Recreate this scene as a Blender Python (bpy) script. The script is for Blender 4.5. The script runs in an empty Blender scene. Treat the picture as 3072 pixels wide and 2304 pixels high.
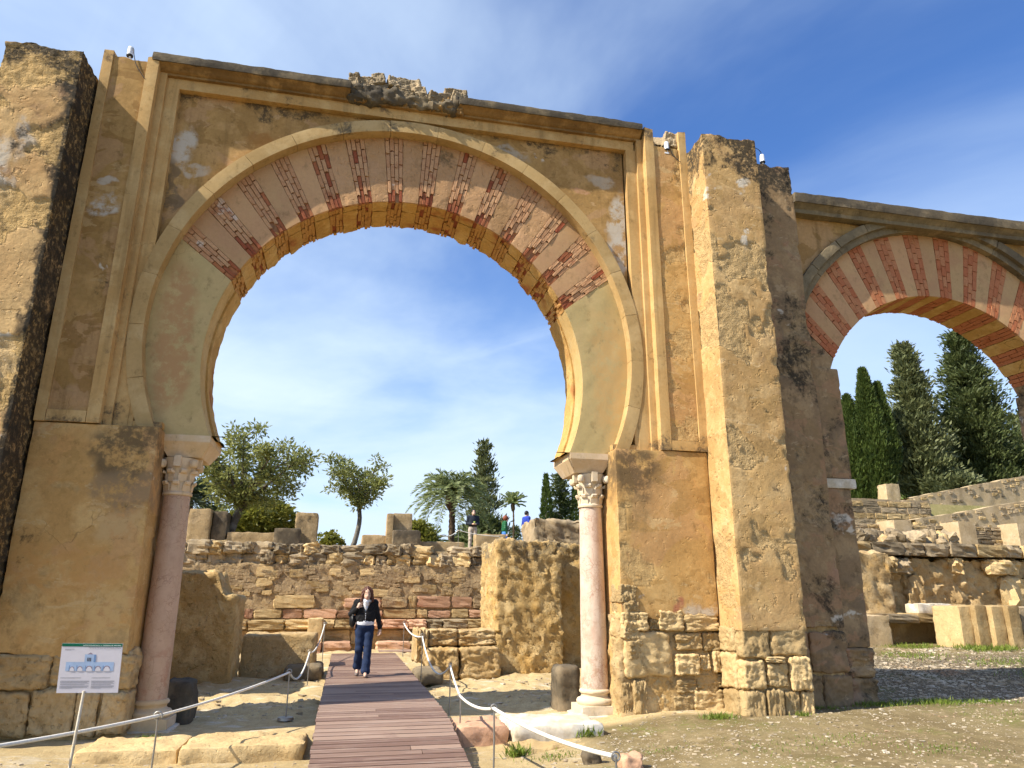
import bpy, math, random
import numpy as np
from mathutils import Vector, Matrix

random.seed(7)
rng = np.random.default_rng(11)
SC = bpy.context.scene
COL = SC.collection

# ------------------------------------------------------------------ camera
cam_data = bpy.data.cameras.new('camera')
cam = bpy.data.objects.new('camera', cam_data)
COL.objects.link(cam)
SC.camera = cam
cam_data.sensor_fit = 'HORIZONTAL'
cam_data.sensor_width = 36.0
cam_data.lens = 36.0 * 2170.0 / 3072.0
cam_data.clip_start = 0.05
cam_data.clip_end = 3000.0
PITCH, YAW, ROLL = 0.2844, 0.216, 0.003
fwd = Vector((math.sin(YAW) * math.cos(PITCH), math.cos(YAW) * math.cos(PITCH), math.sin(PITCH)))
rgt = Vector((math.cos(YAW), -math.sin(YAW), 0))
upv = rgt.cross(fwd)
r2 = math.cos(ROLL) * rgt + math.sin(ROLL) * upv
u2 = -math.sin(ROLL) * rgt + math.cos(ROLL) * upv
cam.matrix_world = Matrix(((r2.x, u2.x, -fwd.x, 0.0), (r2.y, u2.y, -fwd.y, 0.0),
                           (r2.z, u2.z, -fwd.z, 1.6), (0, 0, 0, 1)))

# ------------------------------------------------------------------ sun, sky, exposure
SUN_DIR = Vector((1.0, 0.27, -1.0)).normalized()          # the way the light travels
sun_data = bpy.data.lights.new('sun', 'SUN')
sun_data.energy = 5.0
sun_data.angle = math.radians(0.5)
sun_data.color = (1.0, 0.93, 0.80)
sun = bpy.data.objects.new('sun', sun_data)
COL.objects.link(sun)
sun.rotation_euler = SUN_DIR.to_track_quat('-Z', 'Y').to_euler()
sun.location = (-30, -8, 30)

world = bpy.data.worlds.new('World')
SC.world = world
world.use_nodes = True
wn = world.node_tree
for n in list(wn.nodes):
    wn.nodes.remove(n)
w_out = wn.nodes.new('ShaderNodeOutputWorld')
w_bg = wn.nodes.new('ShaderNodeBackground')
w_sky = wn.nodes.new('ShaderNodeTexSky')
w_sky.sky_type = 'NISHITA'
w_sky.sun_disc = False
w_sky.sun_elevation = math.asin(-SUN_DIR.z)
w_sky.sun_rotation = math.atan2(-SUN_DIR.x, -SUN_DIR.y)
w_sky.altitude = 150
w_sky.air_density = 1.0
w_sky.dust_density = 0.5
w_sky.ozone_density = 3.0
w_bg.inputs['Strength'].default_value = 0.095
# thin cirrus: noise laid out on a flat cloud layer high above, seen along each direction
w_tc = wn.nodes.new('ShaderNodeTexCoord')
w_sep = wn.nodes.new('ShaderNodeSeparateXYZ')
wn.links.new(w_tc.outputs['Generated'], w_sep.inputs[0])


def wmath(op, a, b=None, clamp=False):
    n = wn.nodes.new('ShaderNodeMath')
    n.operation = op
    n.use_clamp = clamp
    for i, v in enumerate((a, b)):
        if v is None:
            continue
        if isinstance(v, (int, float)):
            n.inputs[i].default_value = v
        else:
            wn.links.new(v, n.inputs[i])
    return n.outputs[0]


w_den = wmath('ADD', wmath('MAXIMUM', w_sep.outputs['Z'], 0.0), 0.12)
w_px = wmath('DIVIDE', w_sep.outputs['X'], w_den)
w_py = wmath('DIVIDE', w_sep.outputs['Y'], w_den)


def cloud(ax, ay, bx, by, scale, off, lo, hi, dist=0.6, detail=7):
    """cirrus mask; (ax, ay) and (bx, by) are the axes of the streaks on the cloud layer"""
    c = wn.nodes.new('ShaderNodeCombineXYZ')
    wn.links.new(wmath('ADD', wmath('MULTIPLY', w_px, ax), wmath('MULTIPLY', w_py, ay)), c.inputs[0])
    wn.links.new(wmath('ADD', wmath('MULTIPLY', w_px, bx), wmath('MULTIPLY', w_py, by)), c.inputs[1])
    c.inputs[2].default_value = off
    n = wn.nodes.new('ShaderNodeTexNoise')
    n.inputs['Scale'].default_value = scale
    n.inputs['Detail'].default_value = detail
    n.inputs['Roughness'].default_value = 0.55
    n.inputs['Distortion'].default_value = dist
    wn.links.new(c.outputs[0], n.inputs['Vector'])
    m = wn.nodes.new('ShaderNodeMapRange')
    m.interpolation_type = 'SMOOTHSTEP'
    m.inputs['From Min'].default_value = lo
    m.inputs['From Max'].default_value = hi
    wn.links.new(n.outputs[0], m.inputs['Value'])
    return m.outputs[0]


w_a = cloud(0.9, 0.35, -0.35, 0.9, 0.62, 10.4, 0.30, 0.64, 0.4)        # broad veils
w_b = cloud(1.9, 1.5, -0.35, 0.45, 0.9, 18.68, 0.52, 0.78, 0.5)         # fine streaks
# the veil thickens towards the left of the view and thins out to the right
w_side = wmath('ADD', wmath('MULTIPLY', w_sep.outputs['X'], -0.38), wmath('MULTIPLY', w_sep.outputs['Y'], 0.25))
w_bias = wmath('ADD', wmath('MULTIPLY', w_side, 1.0), 0.62, True)
w_m = wmath('ADD', wmath('MULTIPLY', wmath('MULTIPLY', w_a, w_bias), 0.85), wmath('MULTIPLY', w_b, 0.22), True)
# haze: the veil looks thicker towards the horizon
w_m = wmath('ADD', w_m, wmath('MULTIPLY', wmath('SUBTRACT', 1.0, wmath('MULTIPLY', w_sep.outputs['Z'], 1.9), True), 0.42), True)
w_m = wmath('MULTIPLY', w_m, wmath('MULTIPLY', w_sep.outputs['Z'], 30.0, True))
w_mix = wn.nodes.new('ShaderNodeMix')
w_mix.data_type = 'RGBA'
wn.links.new(w_m, w_mix.inputs['Factor'])
w_hsv = wn.nodes.new('ShaderNodeHueSaturation')
w_hsv.inputs['Hue'].default_value = 0.510
w_hsv.inputs['Saturation'].default_value = 1.22
w_hsv.inputs['Value'].default_value = 1.35
wn.links.new(w_sky.outputs[0], w_hsv.inputs['Color'])
wn.links.new(w_hsv.outputs[0], w_mix.inputs['A'])
w_mix.inputs['B'].default_value = (4.9, 6.0, 7.3, 1)
wn.links.new(w_mix.outputs['Result'], w_bg.inputs['Color'])
wn.links.new(w_bg.outputs[0], w_out.inputs[0])

SC.view_settings.view_transform = 'Standard'
SC.view_settings.look = 'None'
SC.view_settings.gamma = 1.0
SC.view_settings.use_curve_mapping = False
SC.view_settings.exposure = 0.80
SC.render.engine = 'CYCLES'
SC.cycles.max_bounces = 4
SC.cycles.diffuse_bounces = 3
SC.cycles.transmission_bounces = 2
SC.cycles.use_adaptive_sampling = True
SC.cycles.adaptive_threshold = 0.03
SC.render.resolution_x = 1024
SC.render.resolution_y = 768


# ------------------------------------------------------------------ numeric helpers
def _hash(ix, iy, iz, seed):
    h = (ix.astype(np.int64) * 374761393 + iy.astype(np.int64) * 668265263 +
         iz.astype(np.int64) * 2147483647 + seed * 144665) & 0xFFFFFFFF
    h = ((h ^ (h >> 13)) * 1274126177) & 0xFFFFFFFF
    h = ((h ^ (h >> 16)) * 2246822519) & 0xFFFFFFFF
    return ((h ^ (h >> 15)) & 0xFFFF) / 32767.5 - 1.0


def vnoise(p, seed=0):
    i = np.floor(p)
    f = p - i
    f = f * f * (3 - 2 * f)
    i = i.astype(np.int64)
    x, y, z = i[:, 0], i[:, 1], i[:, 2]
    r = 0
    for dx in (0, 1):
        wx = f[:, 0] if dx else 1 - f[:, 0]
        for dy in (0, 1):
            wy = f[:, 1] if dy else 1 - f[:, 1]
            for dz in (0, 1):
                wz = f[:, 2] if dz else 1 - f[:, 2]
                r = r + wx * wy * wz * _hash(x + dx, y + dy, z + dz, seed)
    return r


_r1 = Matrix.Rotation(0.73, 3, 'X') @ Matrix.Rotation(1.11, 3, 'Y') @ Matrix.Rotation(0.52, 3, 'Z')
ROTN = np.array(_r1)


def fbm(p, freq, octv=3, seed=0, gain=0.5):
    p = np.asarray(p, float)
    s, a, f, t = 0, 1.0, freq, 0
    for o in range(octv):
        p = p @ ROTN
        s = s + a * vnoise(p * f + 17.3 * o, seed + o)
        t += a
        a *= gain
        f *= 2.03
    return s / t


def sstep(a, b, x):
    t = np.clip((np.asarray(x, float) - a) / (b - a), 0, 1)
    return t * t * (3 - 2 * t)


def wloc(o):
    v = Vector((0, 0, 0))
    while o is not None:
        v = v + Vector(o.location)
        o = o.parent
    return v


def mesh_np(name, V, F, smooth=True):
    V = np.asarray(V, np.float32)
    F = np.asarray(F, np.int32)
    me = bpy.data.meshes.new(name)
    me.vertices.add(len(V))
    me.vertices.foreach_set('co', V.ravel())
    if F.shape[1] == 4 and (F[:, 3] == F[:, 0]).any():          # quads that close on themselves are triangles
        t = F[:, 3] == F[:, 0]
        ln = np.where(t, 3, 4)
        keep = np.ones(F.shape, bool)
        keep[t, 3] = False
        L = F[keep]
    else:
        ln = np.full(len(F), F.shape[1])
        L = F.ravel()
    me.loops.add(len(L))
    me.loops.foreach_set('vertex_index', L)
    me.polygons.add(len(F))
    me.polygons.foreach_set('loop_start', (np.cumsum(ln) - ln).astype(np.int32))
    me.polygons.foreach_set('use_smooth', np.full(len(F), bool(smooth)))
    me.update(calc_edges=True)
    return me


def tag(o, label=None, cat=None, group=None, kind=None):
    if label:
        o['label'] = label
    if cat:
        o['category'] = cat
    if group:
        o['group'] = group
    if kind:
        o['kind'] = kind
    return o


def empty(name, loc, label=None, cat=None, group=None):
    o = bpy.data.objects.new(name, None)
    COL.objects.link(o)
    o.location = loc
    o.empty_display_size = 0.2
    return tag(o, label, cat, group)


def mk(name, V, F, mat, parent=None, smooth=True, origin=None, attr=None):
    """one mesh object; V in world coordinates"""
    V = np.asarray(V, float)
    if parent is not None:
        base = np.array(wloc(parent))
        loc = (0, 0, 0)
    else:
        if origin is None:
            origin = ((V[:, 0].min() + V[:, 0].max()) / 2, (V[:, 1].min() + V[:, 1].max()) / 2, V[:, 2].min())
        base = np.array(origin)
        loc = origin
    me = mesh_np(name, V - base, F, smooth)
    if smooth and len(F) < 60000:
        me.set_sharp_from_angle(angle=math.radians(48))
    if attr is not None:
        at = me.attributes.new('peel', 'FLOAT', 'POINT')
        at.data.foreach_set('value', np.asarray(attr, np.float32))
    me.materials.append(mat)
    o = bpy.data.objects.new(name, me)
    COL.objects.link(o)
    o.location = loc
    o.parent = parent
    return o


def inst(name, me, mat, loc, rot=(0, 0, 0), scale=(1, 1, 1), parent=None):
    """an object on shared mesh data; loc in world coordinates"""
    o = bpy.data.objects.new(name, me)
    COL.objects.link(o)
    if parent is not None:
        loc = Vector(loc) - wloc(parent)
        o.parent = parent
    o.location = loc
    o.rotation_euler = rot
    o.scale = scale
    if mat is not None and (len(me.materials) == 0):
        me.materials.append(mat)
    elif mat is not None and me.materials[0] != mat:
        o.material_slots[0].link = 'OBJECT'
        o.material_slots[0].material = mat
    return o


def join_arr(parts):
    Vs, Fs, n = [], [], 0
    for V, F in parts:
        Vs.append(V)
        Fs.append(np.asarray(F) + n)
        n += len(V)
    return np.concatenate(Vs), np.concatenate(Fs)


def rbox(x0, x1, y0, y1, z0, z1, res, rad=0.0):
    """rounded box as quads: vertices, outward directions, faces"""
    lo = np.array([x0, y0, z0], float)
    hi = np.array([x1, y1, z1], float)
    if np.isscalar(res):
        res = (res,) * 3
    n = [max(1, int(math.ceil((hi[i] - lo[i]) / res[i]))) for i in range(3)]
    Vs, Fs, c = [], [], 0
    for ax in range(3):
        a, b = (ax + 1) % 3, (ax + 2) % 3
        ga, gb = np.linspace(lo[a], hi[a], n[a] + 1), np.linspace(lo[b], hi[b], n[b] + 1)
        A, B = np.meshgrid(ga, gb, indexing='ij')
        idx = np.arange(A.size).reshape(A.shape)
        q = np.stack([idx[:-1, :-1], idx[1:, :-1], idx[1:, 1:], idx[:-1, 1:]], -1).reshape(-1, 4)
        for side in (0, 1):
            P = np.zeros((A.size, 3))
            P[:, a] = A.ravel()
            P[:, b] = B.ravel()
            P[:, ax] = hi[ax] if side else lo[ax]
            Vs.append(P)
            Fs.append((q if side else q[:, ::-1]) + c)
            c += A.size
    V = np.concatenate(Vs)
    F = np.concatenate(Fs)
    key = np.round(V, 5)
    _, first, inv = np.unique(key, axis=0, return_index=True, return_inverse=True)
    V = V[first]
    F = inv.reshape(-1)[F]
    r = min(rad, 0.49 * (hi - lo).min()) if rad > 0 else min(1e-3, 0.4 * (hi - lo).min())
    core = np.clip(V, lo + r, hi - r)
    N = V - core
    ln = np.linalg.norm(N, axis=1, keepdims=True)
    N = N / np.maximum(ln, 1e-9)
    if rad > 0:
        V = core + N * r
    return V, N, F


def billow(p, freq, octv=3, seed=0, gain=0.55):
    """lumpy relief: rounded bosses with sharp creases between them"""
    s, a, f, t = 0, 1.0, freq, 0
    for o in range(octv):
        p = p @ ROTN
        s = s + a * np.abs(vnoise(p * f + 9.1 * o, seed + o))
        t += a
        a *= gain
        f *= 2.07
    return s / t


def erode(V, N, amp, freq, octv=3, seed=0, pit=0.0, pfreq=9.0, pthr=0.25, mask=None, lump=0.0, gain=0.55):
    d = amp * fbm(V, freq, octv, seed, gain)
    if lump:
        d = d + lump * (billow(V, freq * 1.6, octv + 1, seed + 20, gain) - 0.3)
    if pit:
        d = d - pit * sstep(pthr, pthr + 0.35, fbm(V, pfreq, 2, seed + 40))
    if mask is not None:
        d = d * mask
    return V + N * d[:, None]


def slab(name, b, mat, parent=None, res=0.08, rad=0.012, amp=0.006, freq=3.0, seed=0, pit=0.0, pfreq=9.0, pthr=0.25,
         post=None, octv=3, smooth=True, mask=None, lump=0.0, peel=None, gain=0.55):
    V, N, F = rbox(*b, res, rad)
    m = mask(V) if mask else None
    at = None
    P0 = V
    V = erode(V, N, amp, freq, octv, seed, pit, pfreq, pthr, m, lump, gain)
    if peel:                                    # plaster skin lost in patches, pitted stone below
        thr, pf, dep = peel
        at = sstep(thr, thr + 0.06, fbm(P0, pf, 4, seed + 70, 0.6))
        V = V - N * (at * (dep * 0.5 + dep * 1.6 * billow(P0, 9.0, 3, seed + 80)))[:, None]
    if post:
        V = post(V)
    return mk(name, V, F, mat, parent, smooth, attr=at)


def tube(pts, radii, n=8, cap=True):
    pts = np.asarray(pts, float)
    radii = np.broadcast_to(np.asarray(radii, float), (len(pts),))
    T = np.gradient(pts, axis=0)
    T /= np.maximum(np.linalg.norm(T, axis=1, keepdims=True), 1e-9)
    ref = np.array([0, 0, 1.0]) if abs(T[0, 2]) < 0.9 else np.array([1.0, 0, 0])
    V = []
    u = np.cross(T[0], ref)
    u /= np.linalg.norm(u)
    ang = np.linspace(0, 2 * math.pi, n, endpoint=False)
    for i in range(len(pts)):
        u = u - T[i] * (u @ T[i])
        u /= max(np.linalg.norm(u), 1e-9)
        w = np.cross(T[i], u)
        V.append(pts[i] + radii[i] * (np.cos(ang)[:, None] * u + np.sin(ang)[:, None] * w))
    V = np.concatenate(V)
    F = []
    for i in range(len(pts) - 1):
        for j in range(n):
            F.append((i * n + j, i * n + (j + 1) % n, (i + 1) * n + (j + 1) % n, (i + 1) * n + j))
    if cap:
        c0, c1 = len(V), len(V) + 1
        V = np.concatenate([V, pts[:1], pts[-1:]])
        b = (len(pts) - 1) * n
        for j in range(0, n):
            F.append((c0, (j + 1) % n, j, c0))
            F.append((c1, b + j, b + (j + 1) % n, c1))
    return V, np.array(F)


def lathe(prof, cx, cy, n=40):
    """prof: list of (r, z)"""
    prof = np.asarray(prof, float)
    ang = np.linspace(0, 2 * math.pi, n, endpoint=False)
    V = np.concatenate([np.stack([cx + r * np.cos(ang), cy + r * np.sin(ang), np.full(n, z)], -1) for r, z in prof])
    F = []
    for i in range(len(prof) - 1):
        for j in range(n):
            F.append((i * n + j, i * n + (j + 1) % n, (i + 1) * n + (j + 1) % n, (i + 1) * n + j))
    return V, np.array(F)
# ------------------------------------------------------------------ materials
class NT:
    def __init__(self, name):
        self.m = bpy.data.materials.new(name)
        self.m.use_nodes = True
        self.t = self.m.node_tree
        self.bsdf = self.t.nodes['Principled BSDF']
        self.out = self.t.nodes['Material Output']
        g = self.t.nodes.new('ShaderNodeNewGeometry')
        self.P = g.outputs['Position']
        self.geo = g

    def put(self, sock, v):
        if v is None:
            return
        if isinstance(v, bpy.types.NodeSocket):
            self.t.links.new(v, sock)
        elif isinstance(v, (tuple, list)) and len(v) == 3 and sock.type == 'RGBA':
            sock.default_value = (*v, 1)
        else:
            sock.default_value = v

    def math(self, op, a, b=None, clamp=False):
        n = self.t.nodes.new('ShaderNodeMath')
        n.operation = op
        n.use_clamp = clamp
        self.put(n.inputs[0], a)
        if b is not None:
            self.put(n.inputs[1], b)
        return n.outputs[0]

    def mapv(self, scale=(1, 1, 1), off=(0, 0, 0), rot=(0, 0, 0), vec=None):
        n = self.t.nodes.new('ShaderNodeMapping')
        self.put(n.inputs['Vector'], vec or self.P)
        n.inputs['Scale'].default_value = scale
        n.inputs['Location'].default_value = off
        n.inputs['Rotation'].default_value = rot
        return n.outputs[0]

    def noise(self, scale, detail=4, rough=0.55, vec=None, dist=0.0):
        n = self.t.nodes.new('ShaderNodeTexNoise')
        self.put(n.inputs['Vector'], vec or self.P)
        n.inputs['Scale'].default_value = scale
        n.inputs['Detail'].default_value = detail
        n.inputs['Roughness'].default_value = rough
        n.inputs['Distortion'].default_value = dist
        return n.outputs[0]

    def voro(self, scale, vec=None, feature='DISTANCE_TO_EDGE', rnd=1.0):
        n = self.t.nodes.new('ShaderNodeTexVoronoi')
        n.feature = feature
        self.put(n.inputs['Vector'], vec or self.P)
        n.inputs['Scale'].default_value = scale
        n.inputs['Randomness'].default_value = rnd
        return n

    def step(self, v, lo, hi, a=0.0, b=1.0):
        n = self.t.nodes.new('ShaderNodeMapRange')
        n.interpolation_type = 'SMOOTHSTEP'
        self.put(n.inputs['Value'], v)
        n.inputs['From Min'].default_value = lo
        n.inputs['From Max'].default_value = hi
        n.inputs['To Min'].default_value = a
        n.inputs['To Max'].default_value = b
        return n.outputs[0]

    def mix(self, f, a, b, blend='MIX'):
        n = self.t.nodes.new('ShaderNodeMix')
        n.data_type = 'RGBA'
        n.blend_type = blend
        self.put(n.inputs['Factor'], f)
        self.put(n.inputs['A'], a)
        self.put(n.inputs['B'], b)
        return n.outputs['Result']

    def scalec(self, c, f):
        n = self.t.nodes.new('ShaderNodeVectorMath')
        n.operation = 'SCALE'
        self.put(n.inputs[0], c)
        self.put(n.inputs['Scale'], f)
        return n.outputs[0]

    def sep(self, vec=None):
        n = self.t.nodes.new('ShaderNodeSeparateXYZ')
        self.put(n.inputs[0], vec or self.P)
        return n.outputs

    def rand(self):
        return self.t.nodes.new('ShaderNodeObjectInfo').outputs['Random']

    def warp(self, amt, scale):
        n = self.t.nodes.new('ShaderNodeTexNoise')
        self.put(n.inputs['Vector'], self.P)
        n.inputs['Scale'].default_value = scale
        n.inputs['Detail'].default_value = 3
        a = self.t.nodes.new('ShaderNodeVectorMath')
        a.operation = 'MULTIPLY_ADD'
        self.put(a.inputs[0], n.outputs['Color'])
        a.inputs[1].default_value = (amt, amt, amt)
        self.put(a.inputs[2], self.P)
        return a.outputs[0]

    def blob(self, c, r, soft=0.35, warp=None):
        """a patch with a noisy edge round a fixed place"""
        d = self.t.nodes.new('ShaderNodeVectorMath')
        d.operation = 'SUBTRACT'
        self.put(d.inputs[0], warp or self.P)
        d.inputs[1].default_value = c
        s = self.t.nodes.new('ShaderNodeVectorMath')
        s.operation = 'DIVIDE'
        self.put(s.inputs[0], d.outputs[0])
        s.inputs[1].default_value = r
        ln = self.t.nodes.new('ShaderNodeVectorMath')
        ln.operation = 'LENGTH'
        self.put(ln.inputs[0], s.outputs[0])
        return self.step(ln.outputs['Value'], 1.0 - soft, 1.0 + soft, 1.0, 0.0)

    def finish(self, col, rough=0.9, bump=None, strength=0.5, dist=0.02, spec=0.25, extra=None):
        self.put(self.bsdf.inputs['Base Color'], col)
        self.put(self.bsdf.inputs['Roughness'], rough)
        self.bsdf.inputs['Specular IOR Level'].default_value = spec
        if bump is not None:
            b = self.t.nodes.new('ShaderNodeBump')
            b.inputs['Strength'].default_value = strength
            b.inputs['Distance'].default_value = dist
            self.put(b.inputs['Height'], bump)
            self.t.links.new(b.outputs[0], self.bsdf.inputs['Normal'])
        return self.m


def masonry(name, c1, c2, c3, lichen=0.0, lich_col=(0.035, 0.030, 0.022), lich_scale=1.6, zl=(), pale=0.0,
            pale_col=(0.62, 0.56, 0.46), grain=0.25, bump=0.6, bdist=0.03, bfreq=7.0, crack=0.0, blobs=(), streak=0.0,
            pits=0.0, objvar=0.0, hue2=None, peel=None, xl=(), patch=None):
    m = NT(name)
    big = m.noise(0.55, 2, 0.6)
    mid = m.noise(2.3, 4, 0.65, m.mapv(off=(3.1, 7.7, 1.9)))
    fine = m.noise(22, 3, 0.7)
    col = m.mix(m.step(big, 0.36, 0.64), c1, c2)
    col = m.mix(m.step(mid, 0.44, 0.66), col, c3)
    if hue2 is not None:
        col = m.mix(m.step(m.noise(1.4, 3, 0.6, m.mapv(off=(11, 3, 5))), 0.56, 0.7), col, hue2)
    if patch is not None:                       # repairs and older coats of plaster, each with its own tint
        pn1 = m.noise(0.9, 4, 0.55, m.mapv(off=(17, 9, 21)), 0.9)
        col = m.mix(m.step(pn1, 0.515, 0.545, 0.0, 0.65), col, patch[0])
        pn2 = m.noise(1.5, 4, 0.6, m.mapv((1, 1, 1.6), off=(5, 27, 11)), 0.6)
        col = m.mix(m.step(pn2, 0.56, 0.585, 0.0, 0.7), col, patch[1])
        pn3 = m.noise(2.4, 5, 0.65, m.mapv((1, 1, 2.2), off=(15, 2, 8)), 0.4)
        col = m.mix(m.step(pn3, 0.61, 0.64, 0.0, 0.75), col, patch[2])
    if objvar:
        r = m.rand()
        col = m.mix(m.math('MULTIPLY', r, objvar), col, c3)
        col = m.scalec(col, m.step(r, 0, 1, 1 - 0.45 * objvar, 1 + 0.35 * objvar))
    if streak:
        s = m.noise(1.0, 4, 0.6, m.mapv((5, 5, 0.35)))
        col = m.mix(m.math('MULTIPLY', m.step(s, 0.5, 0.75), streak), col, tuple(0.38 * v for v in c1))
    g = m.math('ADD', m.math('MULTIPLY', fine, 2 * grain), 1.0 - grain)
    col = m.scalec(col, g)
    dirt = m.noise(6.5, 5, 0.72, m.mapv((1, 1, 0.7), off=(31, 12, 7)))
    col = m.mix(m.step(dirt, 0.54, 0.72, 0.0, 0.55), col, tuple(0.45 * v for v in c2))
    if pale:
        pn = m.noise(1.1, 5, 0.62, m.mapv(off=(23, 5, 9)), 0.3)
        col = m.mix(m.math('MULTIPLY', m.step(pn, 0.68 - 0.1 * pale, 0.72 - 0.1 * pale), 0.8), col, pale_col)
    wv = brk = None
    for c, r, bc, amt in blobs:
        if wv is None:
            wv = m.warp(0.55, 2.6)
            off = m.t.nodes.new('ShaderNodeVectorMath')
            off.operation = 'SUBTRACT'
            m.put(off.inputs[0], wv)
            off.inputs[1].default_value = (0.275, 0.275, 0.275)
            wv = off.outputs[0]
        if brk is None:
            brk = m.step(m.noise(5.0, 5, 0.72, m.mapv(off=(13, 2, 6))), 0.36, 0.54)
        col = m.mix(m.math('MULTIPLY', m.math('MULTIPLY', m.blob(c, r, 0.30, wv), brk), amt), col, bc)
    pa = None
    if peel is not None:
        an = m.t.nodes.new('ShaderNodeAttribute')
        an.attribute_name = 'peel'
        pa = an.outputs['Fac']
        pc = m.mix(m.step(m.noise(9, 4, 0.7), 0.35, 0.65), peel, tuple(0.72 * v for v in peel))
        col = m.mix(m.math('MULTIPLY', pa, 0.85), col, pc)
    if lichen or zl or xl:
        ln = m.noise(lich_scale, 6, 0.75, m.mapv(off=(9.3, 4.1, 2.7)), 0.2)
        v = ln
        if zl:
            z = m.sep()[2]
            for z0, z1, gain in zl:
                v = m.math('ADD', v, m.step(z, z0, z1, 0.0, gain))
        for x0, x1, gain in xl:
            v = m.math('ADD', v, m.step(m.sep()[0], x0, x1, 0.0, gain))
        lm = m.step(v, 0.66 - 0.12 * lichen, 0.78 - 0.12 * lichen)
        speck = m.step(m.noise(14, 3, 0.75, m.mapv(off=(1, 8, 3))), 0.26, 0.54)
        col = m.mix(m.math('MULTIPLY', m.math('MULTIPLY', lm, speck), 0.92), col, lich_col)
    h = m.math('ADD', m.noise(bfreq * 1.6, 5, 0.72), m.math('MULTIPLY', fine, 0.25))
    if pa is not None:
        h = m.math('MULTIPLY', h, m.step(pa, 0.0, 1.0, 0.55, 2.2))
    if pits:
        pn = m.noise(bfreq * 2.2, 3, 0.5, m.mapv(off=(4, 4, 4)))
        pm = m.step(pn, 0.60, 0.70)
        h = m.math('SUBTRACT', h, m.math('MULTIPLY', pm, pits))
    if crack:
        v = m.voro(1.7, m.warp(0.35, 3.0)).outputs['Distance']
        gate = m.step(m.noise(0.9, 3, 0.5, m.mapv(off=(6, 1, 2))), 0.56, 0.64)
        cm = m.math('MULTIPLY', m.step(v, 0.002, 0.009, 0.7, 0.0), gate)
        col = m.mix(m.math('MULTIPLY', cm, crack), col, tuple(0.25 * v for v in c1))
        h = m.math('SUBTRACT', h, m.math('MULTIPLY', cm, 0.6))
    return m.finish(col, 0.92, h, bump, bdist * 0.5, 0.15)


OCH = (0.51, 0.325, 0.135)
OCH_L = (0.58, 0.39, 0.18)
GREY = (0.53, 0.48, 0.40)
M = {}
M['pier'] = masonry('weathered_pier_plaster', OCH, (0.44, 0.27, 0.11), OCH_L, 0.45, zl=((7.5, 8.7, 0.24),), pale=0.35, patch=((0.47, 0.29, 0.125), (0.41, 0.255, 0.10), (0.56, 0.40, 0.21)), bump=0.75,
                    bdist=0.05, bfreq=6, crack=0.6, pits=0.5, peel=(0.52, 0.36, 0.17), hue2=(0.36, 0.235, 0.12))
M['pier_left'] = masonry('lichened_shaded_pier_plaster', OCH_L, (0.46, 0.28, 0.12), (0.58, 0.38, 0.17), 0.95, zl=((7.0, 8.8, 0.10),), xl=((-4.05, -3.985, 0.22),), lich_scale=1.3, pale=0.4, peel=(0.56, 0.37, 0.15),  # lichen, plus the shade of the right side face put into its colour
                         bump=0.8, bdist=0.05, bfreq=6, pits=0.5, hue2=(0.36, 0.22, 0.12),
                         blobs=(((-3.9, 9.75, 8.2), (0.24, 3, 1.7), (0.045, 0.035, 0.025), 0.9), ((-3.9, 9.75, 5.6), (0.16, 3, 2.6), (0.06, 0.045, 0.03), 0.85), ((-3.9, 9.75, 2.6), (0.14, 3, 1.8), (0.09, 0.065, 0.04), 0.8),  # dark patches that paint the shaded right side face
                                ((-4.75, 9.3, 6.6), (0.22, 9, 0.55), GREY, 0.8), ((-4.45, 9.3, 7.3), (0.13, 9, 0.3), GREY, 0.7)))
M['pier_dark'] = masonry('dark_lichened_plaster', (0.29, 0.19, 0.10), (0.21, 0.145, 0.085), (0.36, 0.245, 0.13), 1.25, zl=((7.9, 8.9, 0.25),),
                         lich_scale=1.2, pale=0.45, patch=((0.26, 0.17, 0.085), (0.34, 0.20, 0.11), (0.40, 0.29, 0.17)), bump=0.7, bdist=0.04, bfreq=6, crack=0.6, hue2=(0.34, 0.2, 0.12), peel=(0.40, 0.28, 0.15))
M['panel'] = masonry('ochre_wall_plaster', (0.40, 0.24, 0.082), (0.31, 0.18, 0.062), (0.45, 0.27, 0.10), 0.35, pale=0.1, patch=((0.43, 0.255, 0.12), (0.28, 0.155, 0.05), (0.46, 0.30, 0.13)), bump=0.4, bdist=0.03,
                     crack=0.6, streak=0.7, hue2=(0.42, 0.26, 0.13),
                     blobs=(((-3.55, 9.9, 6.75), (0.17, 9, 0.16), GREY, 0.85), ((-3.7, 9.9, 7.1), (0.1, 9, 0.05), GREY, 0.7)))
M['frame'] = masonry('smooth_ochre_frame', (0.53, 0.335, 0.135), (0.46, 0.28, 0.105), (0.56, 0.375, 0.165), 0.4, bump=0.35, bdist=0.02, grain=0.16,
                     crack=0.5, streak=0.6, zl=((8.7, 9.4, 0.18), (4.1, 3.6, 0.16)), lich_col=(0.11, 0.08, 0.05))
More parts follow.
